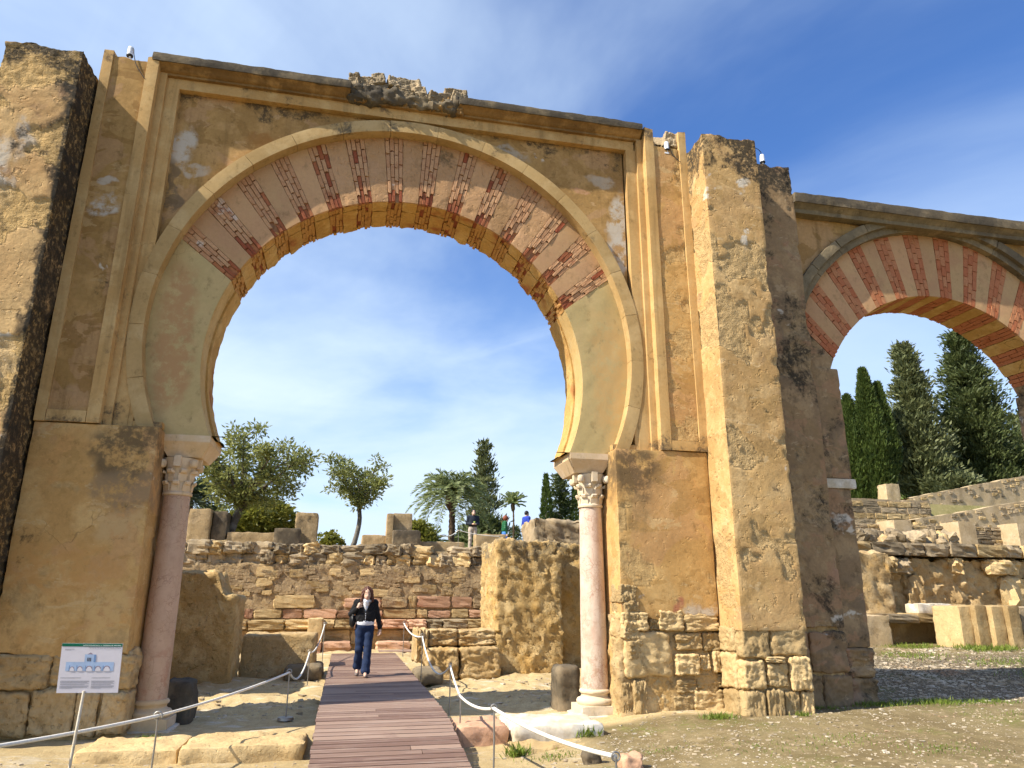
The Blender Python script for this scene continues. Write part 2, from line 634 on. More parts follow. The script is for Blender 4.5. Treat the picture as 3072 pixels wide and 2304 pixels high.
M['spandrel'] = masonry('spandrel_plaster', (0.43, 0.26, 0.092), (0.34, 0.20, 0.07), (0.46, 0.28, 0.11), 0.3, pale=0.15, patch=((0.44, 0.265, 0.13), (0.29, 0.165, 0.055), (0.48, 0.31, 0.15)), bump=0.4, bdist=0.03,
                        hue2=(0.32, 0.185, 0.07), crack=0.3, streak=0.6, zl=((8.3, 8.95, 0.16),), lich_col=(0.07, 0.05, 0.03),
                        blobs=(((-2.75, 10.15, 7.95), (0.16, 9, 0.34), GREY, 0.8), ((-2.6, 10.15, 7.55), (0.2, 9, 0.09), GREY, 0.55),
                               ((-2.85, 10.15, 7.2), (0.06, 9, 0.5), (0.12, 0.09, 0.06), 0.7),
                               ((4.05, 10.15, 7.6), (0.16, 9, 0.55), GREY, 0.8), ((4.0, 10.15, 6.9), (0.14, 9, 0.4), GREY, 0.8),
                               ((2.15, 10.15, 8.55), (0.35, 9, 0.12), (0.42, 0.39, 0.33), 0.6), ((3.7, 10.15, 8.3), (0.22, 9, 0.1), GREY, 0.5),
                               ((3.3, 10.15, 8.05), (0.16, 9, 0.09), (0.5, 0.27, 0.15), 0.8), ((-1.75, 10.15, 8.3), (0.18, 9, 0.12), (0.30, 0.15, 0.045), 0.8)))
M['archivolt'] = masonry('archivolt_stone', (0.46, 0.31, 0.135), (0.40, 0.26, 0.105), (0.50, 0.35, 0.165), 0.4, bump=0.22, bdist=0.012, grain=0.14,
                         lich_col=(0.10, 0.085, 0.06), zl=((7.9, 8.9, 0.14),), objvar=0.10)
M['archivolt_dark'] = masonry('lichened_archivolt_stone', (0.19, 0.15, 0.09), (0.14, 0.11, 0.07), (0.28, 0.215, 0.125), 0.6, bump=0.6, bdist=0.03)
M['voussoir'] = masonry('voussoir_plaster', (0.47, 0.275, 0.135), (0.44, 0.265, 0.13), (0.48, 0.285, 0.15), 0.25, bump=0.6, bdist=0.04, pits=0.9,
                        grain=0.2, hue2=(0.40, 0.235, 0.11), zl=((7.7, 8.6, 0.12),), lich_col=(0.15, 0.10, 0.05), objvar=0.25)
M['voussoir_smooth'] = masonry('smooth_voussoir_plaster', (0.48, 0.285, 0.145), (0.50, 0.325, 0.16), (0.47, 0.275, 0.145), 0.12, bump=0.3, bdist=0.02,
                               grain=0.14, objvar=0.2, lich_col=(0.16, 0.11, 0.06))
M['springer'] = masonry('springer_plaster', (0.47, 0.36, 0.165), (0.45, 0.34, 0.155), (0.50, 0.37, 0.175), 0.0, bump=0.15, bdist=0.012, grain=0.1,
                        crack=0.5, blobs=(((-2.55, 10.2, 5.0), (0.28, 9, 1.1), (0.42, 0.24, 0.11), 0.9), ((3.82, 10.2, 4.9), (0.30, 9, 1.0), (0.52, 0.34, 0.14), 0.9)))
M['soffit'] = masonry('golden_soffit_stone', (0.50, 0.30, 0.095), (0.42, 0.245, 0.075), (0.55, 0.36, 0.14), 0.15, bump=0.8, bdist=0.05, bfreq=5,
                      crack=0.9, hue2=(0.34, 0.13, 0.045))
M['intrados'] = masonry('smooth_intrados_plaster', (0.50, 0.34, 0.14), (0.47, 0.31, 0.12), (0.52, 0.37, 0.17), 0.0, bump=0.3, bdist=0.02, crack=0.4)
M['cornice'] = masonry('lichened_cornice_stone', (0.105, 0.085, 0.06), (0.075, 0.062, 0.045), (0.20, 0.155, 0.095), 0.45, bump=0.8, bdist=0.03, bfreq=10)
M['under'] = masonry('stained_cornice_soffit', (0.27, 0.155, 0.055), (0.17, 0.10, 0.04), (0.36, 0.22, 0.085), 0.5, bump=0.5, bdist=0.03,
                     lich_col=(0.05, 0.035, 0.02))
M['jamb'] = masonry('ochre_jamb_plaster', (0.52, 0.315, 0.115), (0.46, 0.27, 0.095), (0.55, 0.355, 0.145), 0.3, pale=0.12, patch=((0.48, 0.275, 0.12), (0.40, 0.235, 0.08), (0.55, 0.375, 0.175)), bump=0.5, bdist=0.035,
                    pits=0.4, crack=0.5, hue2=(0.50, 0.28, 0.10), peel=(0.54, 0.36, 0.155),
                    blobs=(((3.98, 9.9, 3.35), (0.42, 9, 0.42), (0.075, 0.055, 0.035), 0.75), ((4.0, 9.9, 2.75), (0.2, 9, 0.3), (0.22, 0.15, 0.07), 0.5),
                           ((-2.85, 9.9, 3.35), (0.42, 9, 0.40), (0.085, 0.065, 0.04), 0.8), ((-2.8, 9.9, 2.85), (0.4, 9, 0.25), (0.24, 0.17, 0.10), 0.7),
                           ((-2.75, 9.9, 2.42), (0.26, 9, 0.22), (0.50, 0.33, 0.15), 0.9), ((-2.75, 9.9, 1.35), (0.19, 9, 0.3), (0.55, 0.36, 0.15), 0.95),
                           ((-3.4, 9.9, 1.9), (0.75, 9, 0.3), (0.50, 0.27, 0.09), 0.7), ((4.6, 9.9, 1.45), (0.1, 9, 0.1), (0.36, 0.13, 0.08), 0.8),
                           ((4.95, 9.9, 1.4), (0.22, 9, 0.1), GREY, 0.7)))
M['rough'] = masonry('eroded_sandstone', (0.45, 0.31, 0.145), (0.39, 0.265, 0.125), (0.53, 0.39, 0.21), 0.3, bump=0.9, bdist=0.06, bfreq=8, pits=0.6, lich_col=(0.13, 0.10, 0.06),
                     hue2=(0.49, 0.31, 0.12))
M['rough_hi'] = masonry('eroded_wall_lichened_top', (0.48, 0.32, 0.13), (0.42, 0.28, 0.12), (0.56, 0.41, 0.205), 0.1, bump=0.9, bdist=0.07, bfreq=7,
                        pits=0.7, zl=((1.7, 2.6, 0.22),), lich_col=(0.20, 0.16, 0.10), hue2=(0.50, 0.31, 0.105))
M['stone'] = masonry('building_stone', (0.46, 0.315, 0.145), (0.39, 0.265, 0.12), (0.53, 0.39, 0.20), 0.3, bump=0.8, bdist=0.035, bfreq=12, pits=0.5,
                     objvar=0.6)
M['stone_grey'] = masonry('weathered_grey_stone', (0.25, 0.20, 0.13), (0.20, 0.155, 0.10), (0.37, 0.28, 0.17), 0.45, bump=0.8, bdist=0.03, bfreq=12,
                          objvar=0.6, lich_col=(0.07, 0.06, 0.04))
M['stone_red'] = masonry('reddish_stone', (0.42, 0.20, 0.115), (0.38, 0.22, 0.125), (0.46, 0.28, 0.18), 0.25, bump=0.8, bdist=0.03, bfreq=12, objvar=0.8)
M['stone_dark'] = masonry('dark_grey_stone', (0.115, 0.092, 0.062), (0.08, 0.065, 0.048), (0.21, 0.16, 0.10), 0.3, bump=0.7, bdist=0.03)
M['stone_white'] = masonry('pale_limestone', (0.58, 0.50, 0.37), (0.50, 0.42, 0.30), (0.66, 0.60, 0.50), 0.05, bump=0.5, bdist=0.02)
M['rubble_core'] = masonry('rubble_wall_core', (0.36, 0.26, 0.145), (0.30, 0.215, 0.125), (0.45, 0.325, 0.18), 0.4, bump=1.0, bdist=0.08, bfreq=6, pits=0.5,
                           zl=((1.6, 2.6, 0.14),), lich_col=(0.12, 0.095, 0.06), hue2=(0.44, 0.31, 0.15))
M['pale_wall'] = masonry('pale_rendered_wall', (0.47, 0.355, 0.205), (0.41, 0.30, 0.17), (0.52, 0.40, 0.25), 0.35, bump=0.5, bdist=0.04)
M['mortar'] = masonry('brick_mortar', (0.25, 0.12, 0.06), (0.20, 0.09, 0.045), (0.33, 0.18, 0.095), 0.0, bump=0.4, bdist=0.01)


def brick_mat(name, cols, dark, white=0.0):
    m = NT(name)
    r = m.rand()
    col = m.mix(m.step(r, 0.1, 0.9), cols[0], cols[1])
    n = m.noise(3.0, 6, 0.7, m.mapv(off=(2, 9, 4)))
    col = m.mix(m.math('MULTIPLY', m.step(n, 0.55, 0.70), 0.85), col, dark)
    if white:
        wnz = m.noise(2.2, 7, 0.6, m.mapv(off=(7, 1, 5)))
        col = m.mix(m.math('MULTIPLY', m.step(wnz, 0.66, 0.70), white), col, (0.62, 0.54, 0.46))
    col = m.scalec(col, m.step(m.noise(40, 4, 0.6), 0.2, 0.8, 0.8, 1.15))
    return m.finish(col, 0.9, m.noise(30, 5, 0.6), 0.3, 0.01, 0.2)


M['brick'] = brick_mat('arch_brick', ((0.44, 0.235, 0.12), (0.49, 0.285, 0.15)), (0.33, 0.125, 0.06), 0.6)
M['brick_red'] = brick_mat('red_arch_brick', ((0.40, 0.135, 0.06), (0.45, 0.20, 0.095)), (0.31, 0.08, 0.03), 0.0)
M['brick_broken'] = brick_mat('broken_brick_end', ((0.27, 0.075, 0.035), (0.36, 0.14, 0.06)), (0.20, 0.06, 0.03), 0.0)
M['soffit_brick'] = brick_mat('soffit_brick', ((0.47, 0.275, 0.085), (0.44, 0.235, 0.075)), (0.30, 0.12, 0.045), 0.0)


def marble(name, base, base2, vein):
    m = NT(name)
    w = m.warp(0.22, 5.0)
    w2 = m.warp(0.12, 11.0)
    v = m.voro(6.5, m.mapv((1, 1, 0.6), vec=w)).outputs['Distance']
    v2 = m.voro(16.0, m.mapv((1, 1, 0.8), vec=w2)).outputs['Distance']
    col = m.mix(m.step(m.noise(3.5, 5, 0.7), 0.35, 0.65), base, base2)
    cloud_ = m.noise(7, 5, 0.7, m.mapv((1, 1, 0.7), off=(3, 3, 3)))
    col = m.mix(m.step(cloud_, 0.48, 0.68, 0.0, 0.65), col, tuple(0.5 * (p + q) for p, q in zip(base, vein)))
    gate = m.step(m.noise(2.6, 4, 0.6), 0.40, 0.62)
    gate2 = m.step(m.noise(4.0, 4, 0.6, m.mapv(off=(7, 2, 1))), 0.46, 0.60)
    col = m.mix(m.math('MULTIPLY', m.step(v, 0.0, 0.035, 0.75, 0.0), gate), col, vein)
    col = m.mix(m.math('MULTIPLY', m.step(v2, 0.0, 0.07, 0.6, 0.0), gate2), col, vein)
    z = m.sep()[2]
    st = m.math('MULTIPLY', m.step(z, 0.45, 1.4, 1.0, 0.0), m.step(m.noise(6, 6, 0.7), 0.5, 0.62))
    col = m.mix(m.math('MULTIPLY', st, 0.6), col, (0.36, 0.15, 0.08))
    col = m.mix(m.step(m.noise(2.0, 5, 0.7, m.mapv((3, 3, 0.5), off=(1, 5, 2))), 0.52, 0.72, 0.0, 0.5), col, (0.42, 0.31, 0.19))
    return m.finish(col, 0.6, m.noise(30, 5, 0.6), 0.25, 0.01, 0.35)


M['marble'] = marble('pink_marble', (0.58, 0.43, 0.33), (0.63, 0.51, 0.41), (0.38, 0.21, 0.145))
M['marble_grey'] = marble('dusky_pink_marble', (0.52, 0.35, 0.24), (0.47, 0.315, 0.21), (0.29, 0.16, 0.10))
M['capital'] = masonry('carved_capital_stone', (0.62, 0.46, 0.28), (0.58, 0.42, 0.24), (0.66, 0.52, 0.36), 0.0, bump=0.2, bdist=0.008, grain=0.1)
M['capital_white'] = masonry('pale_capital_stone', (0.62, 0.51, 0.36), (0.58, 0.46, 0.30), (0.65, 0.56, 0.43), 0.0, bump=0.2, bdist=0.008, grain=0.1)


def plank_mat():
    m = NT('weathered_deck_wood')
    r = m.rand()
    col = m.mix(m.step(r, 0.1, 0.9), (0.165, 0.095, 0.066), (0.30, 0.20, 0.145))
    s = m.noise(1.0, 6, 0.65, m.mapv((1.2, 26, 8)))
    col = m.mix(m.step(s, 0.5, 0.72), col, (0.33, 0.245, 0.195))
    s2 = m.noise(2.2, 5, 0.6)
    col = m.mix(m.math('MULTIPLY', m.step(s2, 0.56, 0.70), 0.5), col, (0.115, 0.058, 0.048))
    dust = m.noise(1.1, 6, 0.7, m.mapv(off=(4, 2, 2)))
    col = m.mix(m.math('MULTIPLY', m.step(dust, 0.55, 0.75), 0.35), col, (0.40, 0.31, 0.22))
    h = m.noise(1.0, 5, 0.6, m.mapv((3, 90, 30)))
    return m.finish(col, 0.62, h, 0.35, 0.006, 0.35)


M['plank'] = plank_mat()


def plain(name, col, rough=0.7, metal=0.0, spec=0.3, bump=0.0, bfreq=60, var=0.12):
    m = NT(name)
    c = m.scalec(col, m.step(m.noise(bfreq * 0.4, 4, 0.6), 0.2, 0.8, 1 - var, 1 + var))
    m.bsdf.inputs['Metallic'].default_value = metal
    return m.finish(c, rough, m.noise(bfreq, 4, 0.6) if bump else None, bump, 0.005, spec)


M['steel'] = plain('dull_steel', (0.33, 0.31, 0.28), 0.45, 0.8)
M['rope'] = plain('white_rope', (0.72, 0.68, 0.60), 0.9, bump=0.6, bfreq=120)
M['white'] = plain('white_enamel', (0.80, 0.80, 0.80), 0.4)
M['black'] = plain('black_rubber', (0.02, 0.02, 0.022), 0.6)
M['deckside'] = plain('dark_deck_edge', (0.05, 0.028, 0.024), 0.8)


def leaf_mat(name, c1, c2, c3, trans=0.3, scale=2.2):
    m = NT(name)
    n = m.noise(scale, 4, 0.6)
    n2 = m.noise(scale * 14, 2, 0.5)
    col = m.mix(m.step(n, 0.38, 0.62), c1, c2)
    col = m.mix(m.step(n2, 0.45, 0.70), col, c3)
    m.put(m.bsdf.inputs['Base Color'], col)
    m.bsdf.inputs['Roughness'].default_value = 0.55
    m.bsdf.inputs['Specular IOR Level'].default_value = 0.3
    tr = m.t.nodes.new('ShaderNodeBsdfTranslucent')
    m.put(tr.inputs['Color'], m.scalec(col, 1.3))
    mx = m.t.nodes.new('ShaderNodeMixShader')
    mx.inputs[0].default_value = trans
    m.t.links.new(m.bsdf.outputs[0], mx.inputs[1])
    m.t.links.new(tr.outputs[0], mx.inputs[2])
    m.t.links.new(mx.outputs[0], m.out.inputs['Surface'])
    return m.m


M['leaf'] = leaf_mat('evergreen_leaves', (0.12, 0.14, 0.037), (0.20, 0.215, 0.062), (0.33, 0.34, 0.12), 0.42)
M['leaf_bush'] = leaf_mat('shrub_leaves', (0.10, 0.125, 0.02), (0.19, 0.19, 0.03), (0.30, 0.26, 0.045), 0.4)
M['leaf_palm'] = leaf_mat('palm_fronds', (0.14, 0.18, 0.065), (0.20, 0.24, 0.10), (0.30, 0.32, 0.15), 0.35)
M['leaf_palm_dark'] = leaf_mat('dark_palm_fronds', (0.035, 0.060, 0.032), (0.055, 0.085, 0.045), (0.10, 0.13, 0.07), 0.25)
M['leaf_con'] = leaf_mat('conifer_needles', (0.036, 0.056, 0.017), (0.075, 0.098, 0.03), (0.15, 0.165, 0.058), 0.2, 0.7)
M['leaf_cyp'] = leaf_mat('cypress_needles', (0.034, 0.06, 0.012), (0.065, 0.098, 0.02), (0.11, 0.14, 0.033), 0.2, 0.8)
M['leaf_blue'] = leaf_mat('blue_green_needles', (0.062, 0.08, 0.032), (0.125, 0.14, 0.055), (0.22, 0.23, 0.10), 0.2, 0.6)
M['grass'] = leaf_mat('short_grass', (0.10, 0.16, 0.018), (0.16, 0.22, 0.03), (0.26, 0.28, 0.06), 0.3, 3.0)
M['bark'] = masonry('tree_bark', (0.10, 0.085, 0.065), (0.075, 0.062, 0.05), (0.20, 0.18, 0.15), 0.0, bump=0.8, bdist=0.03, bfreq=14)
M['palm_bark'] = masonry('palm_trunk_bark', (0.10, 0.065, 0.04), (0.07, 0.045, 0.03), (0.15, 0.10, 0.06), 0.0, bump=1.0, bdist=0.05, bfreq=8)
# ------------------------------------------------------------------ ground
def H(x, y):
    x = np.asarray(x, float)
    y = np.asarray(y, float)
    p = np.stack([x, y, np.zeros_like(x)], -1).reshape(-1, 3)
    n1 = fbm(p, 0.45, 3, 3).reshape(x.shape)
    n2 = fbm(p, 2.1, 4, 5).reshape(x.shape)
    n3 = fbm(p, 7.0, 2, 8).reshape(x.shape)
    z = 0.03 * n1 + 0.025 * n2 + 0.008 * n3
    # path dirt heaped against the foot of the right pier
    z = z + 0.10 * sstep(3.0, 4.4, x) * sstep(11.5, 9.5, y) * (1 - sstep(8.6, 10.5, x) * 0.5)
    z = z - 0.10 * sstep(2.9, 1.6, x) * sstep(9.6, 9.0, y) * sstep(-3.4, -2.0, x)
    # layered rock floor of the court behind the arch
    rock = sstep(10.6, 11.6, y) * sstep(22.5, 21, y) * sstep(6.5, 5.5, x)
    lay = np.round((n1 * 0.7 + n2 * 0.5) * 5) / 5
    z = z + rock * (0.085 * lay + 0.04 * n2 + 0.02 * n3)
    z = z + 0.16 * sstep(11, 20, y) * sstep(6.5, 5, x)
    t = x / np.maximum(y, 1.0)
    w = sstep(0.40, 0.55, t)
    zr = 0.38 * sstep(10.3, 16.5, y) * sstep(5.5, 9, x)
    zr = zr + 0.06 * n1 * sstep(9.5, 12, y) * sstep(6, 8, x)
    zr2 = 2.55 * sstep(20.15, 20.45, y) + 1.15 * sstep(26.5, 26.9, y) + 0.5 * sstep(27, 37, y) + 2.6 * sstep(38.3, 38.7, y) + 2.8 * sstep(41, 60, y) + \
        20 * sstep(55, 130, y)
    zc = 2.72 * sstep(22.35, 22.6, y) + 0.058 * np.clip(y - 22.6, 0, 42) - 3 * sstep(75, 200, y)
    far_n = 0.5 * fbm(p, 0.05, 3, 21).reshape(x.shape) * sstep(40, 90, y)
    z = z + zr + w * zr2 + (1 - w) * zc + far_n
    return z


def axis(*segs):
    out = []
    for a, b, s in segs:
        out.append(np.arange(a, b - 1e-6, s))
    return np.concatenate(out + [[segs[-1][1]]])


gx = axis((-900, -100, 100), (-100, -20, 10), (-20, -5, 0.5), (-5, 7.5, 0.07), (7.5, 14, 0.16), (14, 34, 0.4), (34, 64, 1.5), (64, 160, 6),
          (160, 900, 90))
gy = axis((-400, -50, 50), (-50, 0, 8), (0, 6, 0.5), (6, 12.5, 0.065), (12.5, 22.2, 0.14), (22.2, 22.8, 0.1), (22.8, 28, 0.3), (28, 62, 1.0),
          (62, 160, 4), (160, 1500, 120))
GX, GY = np.meshgrid(gx, gy, indexing='ij')
GZ = H(GX, GY)
gi = np.arange(GX.size).reshape(GX.shape)
gq = np.stack([gi[:-1, :-1], gi[1:, :-1], gi[1:, 1:], gi[:-1, 1:]], -1).reshape(-1, 4)


def ground_mat():
    m = NT('dry_earth_and_rock')
    X, Y, Z = m.sep()[0:3]
    n = m.noise(0.8, 6, 0.6)
    n2 = m.noise(5, 6, 0.65)
    fine = m.noise(45, 5, 0.7)
    dirt = m.mix(m.step(n, 0.42, 0.58), (0.225, 0.175, 0.088), (0.18, 0.135, 0.066))
    dirt = m.mix(m.step(n2, 0.48, 0.66), dirt, (0.28, 0.215, 0.115))
    # pale bedrock in the court
    rock = m.mix(m.step(n2, 0.35, 0.7), (0.52, 0.40, 0.215), (0.42, 0.305, 0.15))
    rock = m.mix(m.step(m.noise(1.7, 7, 0.6, m.mapv((1, 2.5, 1), off=(5, 5, 5))), 0.56, 0.66), rock, (0.56, 0.47, 0.33))
    rk = m.math('MULTIPLY', m.step(Y, 9.4, 9.8), m.step(X, 6.0, 5.5))
    rk = m.math('MULTIPLY', rk, m.step(m.math('ADD', Y, m.math('MULTIPLY', n, 2.0)), 23.0, 24.2, 1.0, 0.0))
    ledge = m.math('MULTIPLY', m.step(X, 3.2, 2.4), m.step(Y, 7.0, 8.2))
    rk = m.math('MAXIMUM', rk, m.math('MULTIPLY', ledge, 0.7))
    col = m.mix(rk, dirt, rock)
    # gravelly soil behind the side arch, darkened to paint in the shade there
    gr = m.math('MULTIPLY', m.step(Y, 9.9, 10.3), m.step(X, 6.6, 7.4))
    gr = m.math('MULTIPLY', gr, m.step(Y, 15.5, 14.5))
    peb = m.step(m.voro(22, feature='F1').outputs['Distance'], 0.16, 0.30, 1.0, 0.0)
    soil = m.mix(m.math('MULTIPLY', peb, m.step(m.noise(3), 0.3, 0.55)), (0.15, 0.115, 0.07), (0.56, 0.50, 0.41))
    col = m.mix(gr, col, soil)
    # pale chips in the path
    pv = m.voro(30, feature='F1')
    chips = m.math('MULTIPLY', m.step(pv.outputs['Distance'], 0.10, 0.2, 1.0, 0.0), m.step(m.noise(2.2, 4, 0.6, m.mapv(off=(8, 8, 1))), 0.46, 0.6))
    chips = m.math('MULTIPLY', chips, m.step(rk, 0.2, 0.5, 1.0, 0.0))
    col = m.mix(m.math('MULTIPLY', chips, 0.6), col, (0.42, 0.35, 0.25))
    # thin grass
    gm = m.math('MULTIPLY', m.step(m.noise(0.9, 6, 0.65, m.mapv(off=(2, 6, 4))), 0.52, 0.66), m.step(m.noise(18, 4, 0.6), 0.42, 0.6))
    gm = m.math('MULTIPLY', gm, m.step(rk, 0.1, 0.4, 1.0, 0.0))
    col = m.mix(m.math('MULTIPLY', gm, 0.75), col, (0.14, 0.15, 0.035))
    far = m.step(Y, 28, 60)
    fcol = m.mix(m.step(m.noise(0.06, 5, 0.6), 0.4, 0.6), (0.13, 0.17, 0.035), (0.20, 0.22, 0.06))
    col = m.mix(far, col, fcol)
    col = m.scalec(col, m.step(fine, 0.15, 0.85, 0.72, 1.25))
    h = m.math('ADD', n2, m.math('MULTIPLY', fine, 0.35))
    h = m.math('ADD', h, m.math('MULTIPLY', chips, 0.5))
    return m.finish(col, 0.95, h, 0.8, 0.03, 0.1)


M['ground'] = ground_mat()
ground = mk('ground', np.stack([GX.ravel(), GY.ravel(), GZ.ravel()], -1), gq, M['ground'], origin=(0, 0, 0))
tag(ground, kind='structure')


def Hs(x, y):
    return float(H(np.array([x]), np.array([y]))[0])
# ------------------------------------------------------------------ shared stone / brick meshes
def stone_mesh(name, n, rad, amp, seed, res, freq=2.6, smooth=True):
    V, N, F = rbox(-0.5, 0.5, -0.5, 0.5, -0.5, 0.5, res, rad)
    V = erode(V + seed * 3.7, N, amp, freq, 3, seed, 0.0, 3.0, 0.1, None, amp * 1.1, 0.66) - seed * 3.7
    me = mesh_np(name, V, F, smooth)
    if smooth:
        me.set_sharp_from_angle(angle=math.radians(50))
    return me


ST_LO = [stone_mesh('stone_block_mesh', 0, 0.06, 0.11, s, 0.21, 3.0, False) for s in range(6)]
ST_HI = [stone_mesh('dressed_stone_mesh', 0, 0.09, 0.085, 10 + s, 0.042, 3.4, True) for s in range(6)]
ST_RUB = [stone_mesh('rubble_stone_mesh', 0, 0.14, 0.24, 20 + s, 0.17, 2.4, False) for s in range(6)]
BRICK = []
for s in range(4):
    V, N, F = rbox(-0.5, 0.5, -0.5, 0.5, -0.5, 0.5, 0.5, 0.0)
    V = V + 0.03 * rng.standard_normal(V.shape)
    BRICK.append(mesh_np('arch_brick_mesh', V, F, False))


def brick_inst(name, mat, loc, rot, scale, parent):
    return inst(name, random.choice(BRICK), mat, loc, rot, scale, parent)


def stones(root, items, mat, meshes, name='stone', jit=0.0, mats=None):
    """items: (x0, x1, y_front, depth, z0, z1)"""
    for it in items:
        x0, x1, yf, d, z0, z1 = it
        m = random.choice(mats) if mats else mat
        inst(name, random.choice(meshes), m, ((x0 + x1) / 2, yf + d / 2 + random.uniform(-jit, jit), (z0 + z1) / 2),
             (random.choice((0, math.pi)) + random.uniform(-0.03, 0.03), random.uniform(-0.03, 0.03),
              random.choice((0, math.pi)) + random.uniform(-0.04, 0.04)),
             (x1 - x0, d, z1 - z0), root)


def course(x0, x1, y, d, z0, z1, wmin, wmax, gap=0.02, jz=0.0):
    out, x = [], x0
    while x < x1 - wmin * 0.4:
        w = min(random.uniform(wmin, wmax), x1 - x)
        if w > 0.06:
            out.append((x + gap / 2, x + w - gap / 2, y, d, z0 + gap / 2, z1 - gap / 2 + random.uniform(-jz, jz)))
        x += w
    return out


# ------------------------------------------------------------------ main horseshoe arch
AX, AZ, AR = 0.597, 4.755, 2.76            # intrados circle on the front of the voussoirs
BX, BZ, BR0, BR1 = 0.60, 5.15, 3.50, 3.70  # archivolt
YV, YBACK = 10.22, 11.06


def ring_dist(th, ax, az, bx, bz, r):
    """distance from (ax, az) to the circle round (bx, bz) along angle th"""
    dx, dz = np.cos(th), np.sin(th)
    ex, ez = ax - bx, az - bz
    b = dx * ex + dz * ez
    return -b + np.sqrt(b * b - (ex * ex + ez * ez - r * r))


class Arch:
    def __init__(s, ax, az, ar, bx, bz, br0, ratio, yv):
        s.ax, s.az, s.ar, s.bx, s.bz, s.br0, s.ratio, s.yv = ax, az, ar, bx, bz, br0, ratio, yv

    def pt(s, u, v):
        """u: degrees from the crown along the intrados, + to the right; v: 0 intrados .. 1 archivolt"""
        ti = np.radians(90 - u)
        to = np.radians(90 - u * s.ratio)
        ix, iz = s.ax + s.ar * np.cos(ti), s.az + s.ar * np.sin(ti)
        rr = ring_dist(to, s.ax, s.az, s.bx, s.bz, s.br0 + 0.04)
        ox, oz = s.ax + rr * np.cos(to), s.az + rr * np.sin(to)
        return ix + (ox - ix) * v, iz + (oz - iz) * v

    def piece(s, u0, u1, v0, v1, y0, y1, res, amp, seed, rad=0.008, pit=0.0, zmin=None, freq=5.0):
        h = s.br0 - s.ar + 0.3
        mid = 0.5 * (s.ar + s.br0) * math.pi / 180
        V, N, F = rbox(u0 * mid, u1 * mid, y0, y1, v0 * h, v1 * h, res, rad)
        V = erode(V, N, amp, freq, 3, seed, pit, 9.0, 0.2)
        x, z = s.pt(V[:, 0] / mid, V[:, 2] / h)
        P = np.stack([x, V[:, 1], z], -1)
        if zmin is not None:
            P[:, 2] = np.maximum(P[:, 2], zmin)
        return P, F


arch = empty('horseshoe_arch', (AX, YV, 0.0), 'tall central horseshoe arch of ochre plaster with red and cream voussoirs', 'arch',
             'arches of the portico')
A = Arch(AX, AZ, AR, BX, BZ, BR0, 9.1 / 9.6, YV)

# wall core behind everything: ring of thick wall between the opening and the outer rectangle
def core_wall(name, cx, cz, r, x0, x1, z0, z1, y0, y1, mat, parent, a0, a1, n=120, amp=0.015, seed=1):
    th = np.linspace(a0, a1, n + 1)
    ix, iz = cx + r * np.cos(th), cz + r * np.sin(th)
    dx, dz = np.cos(th), np.sin(th)
    with np.errstate(divide='ignore', invalid='ignore'):
        t = np.minimum(np.where(dx > 0, (x1 - cx) / dx, np.where(dx < 0, (x0 - cx) / dx, 1e9)),
                       np.where(dz > 0, (z1 - cz) / dz, np.where(dz < 0, (z0 - cz) / dz, 1e9)))
    ox, oz = cx + t * dx, cz + t * dz
    m = 14
    V = []
    for yy in (y0, y1):
        for k in range(m + 1):
            f = k / m
            V.append(np.stack([ix + (ox - ix) * f, np.full(n + 1, yy), iz + (oz - iz) * f], -1))
    V = np.concatenate(V)
    V[:, 1] += amp * fbm(V, 2.0, 3, seed) * np.where(V[:, 1] > (y0 + y1) / 2, -1, 1)
    F = []
    s = n + 1

    def id(side, k, i):
        return side * (m + 1) * s + k * s + i
    for k in range(m):
        for i in range(n):
            F.append((id(0, k, i), id(0, k + 1, i), id(0, k + 1, i + 1), id(0, k, i + 1)))
            F.append((id(1, k, i), id(1, k, i + 1), id(1, k + 1, i + 1), id(1, k + 1, i)))
    for i in range(n):
        F.append((id(0, m, i), id(1, m, i), id(1, m, i + 1), id(0, m, i + 1)))
    return mk(name, V, np.array(F), mat, parent, True)


core_wall('wall_core', AX, AZ, AR + 0.03, -3.955, 5.205, 3.66, 9.12, 10.27, YBACK, M['panel'], arch, math.radians(-22.5), math.radians(202.5))
# spandrel panel round the archivolt
core_wall('spandrel', BX, BZ, BR0 + 0.08, -2.93, 4.14, 4.35, 8.97, 10.15, 10.262, M['spandrel'], arch, math.radians(-11), math.radians(191), amp=0.012, seed=4)

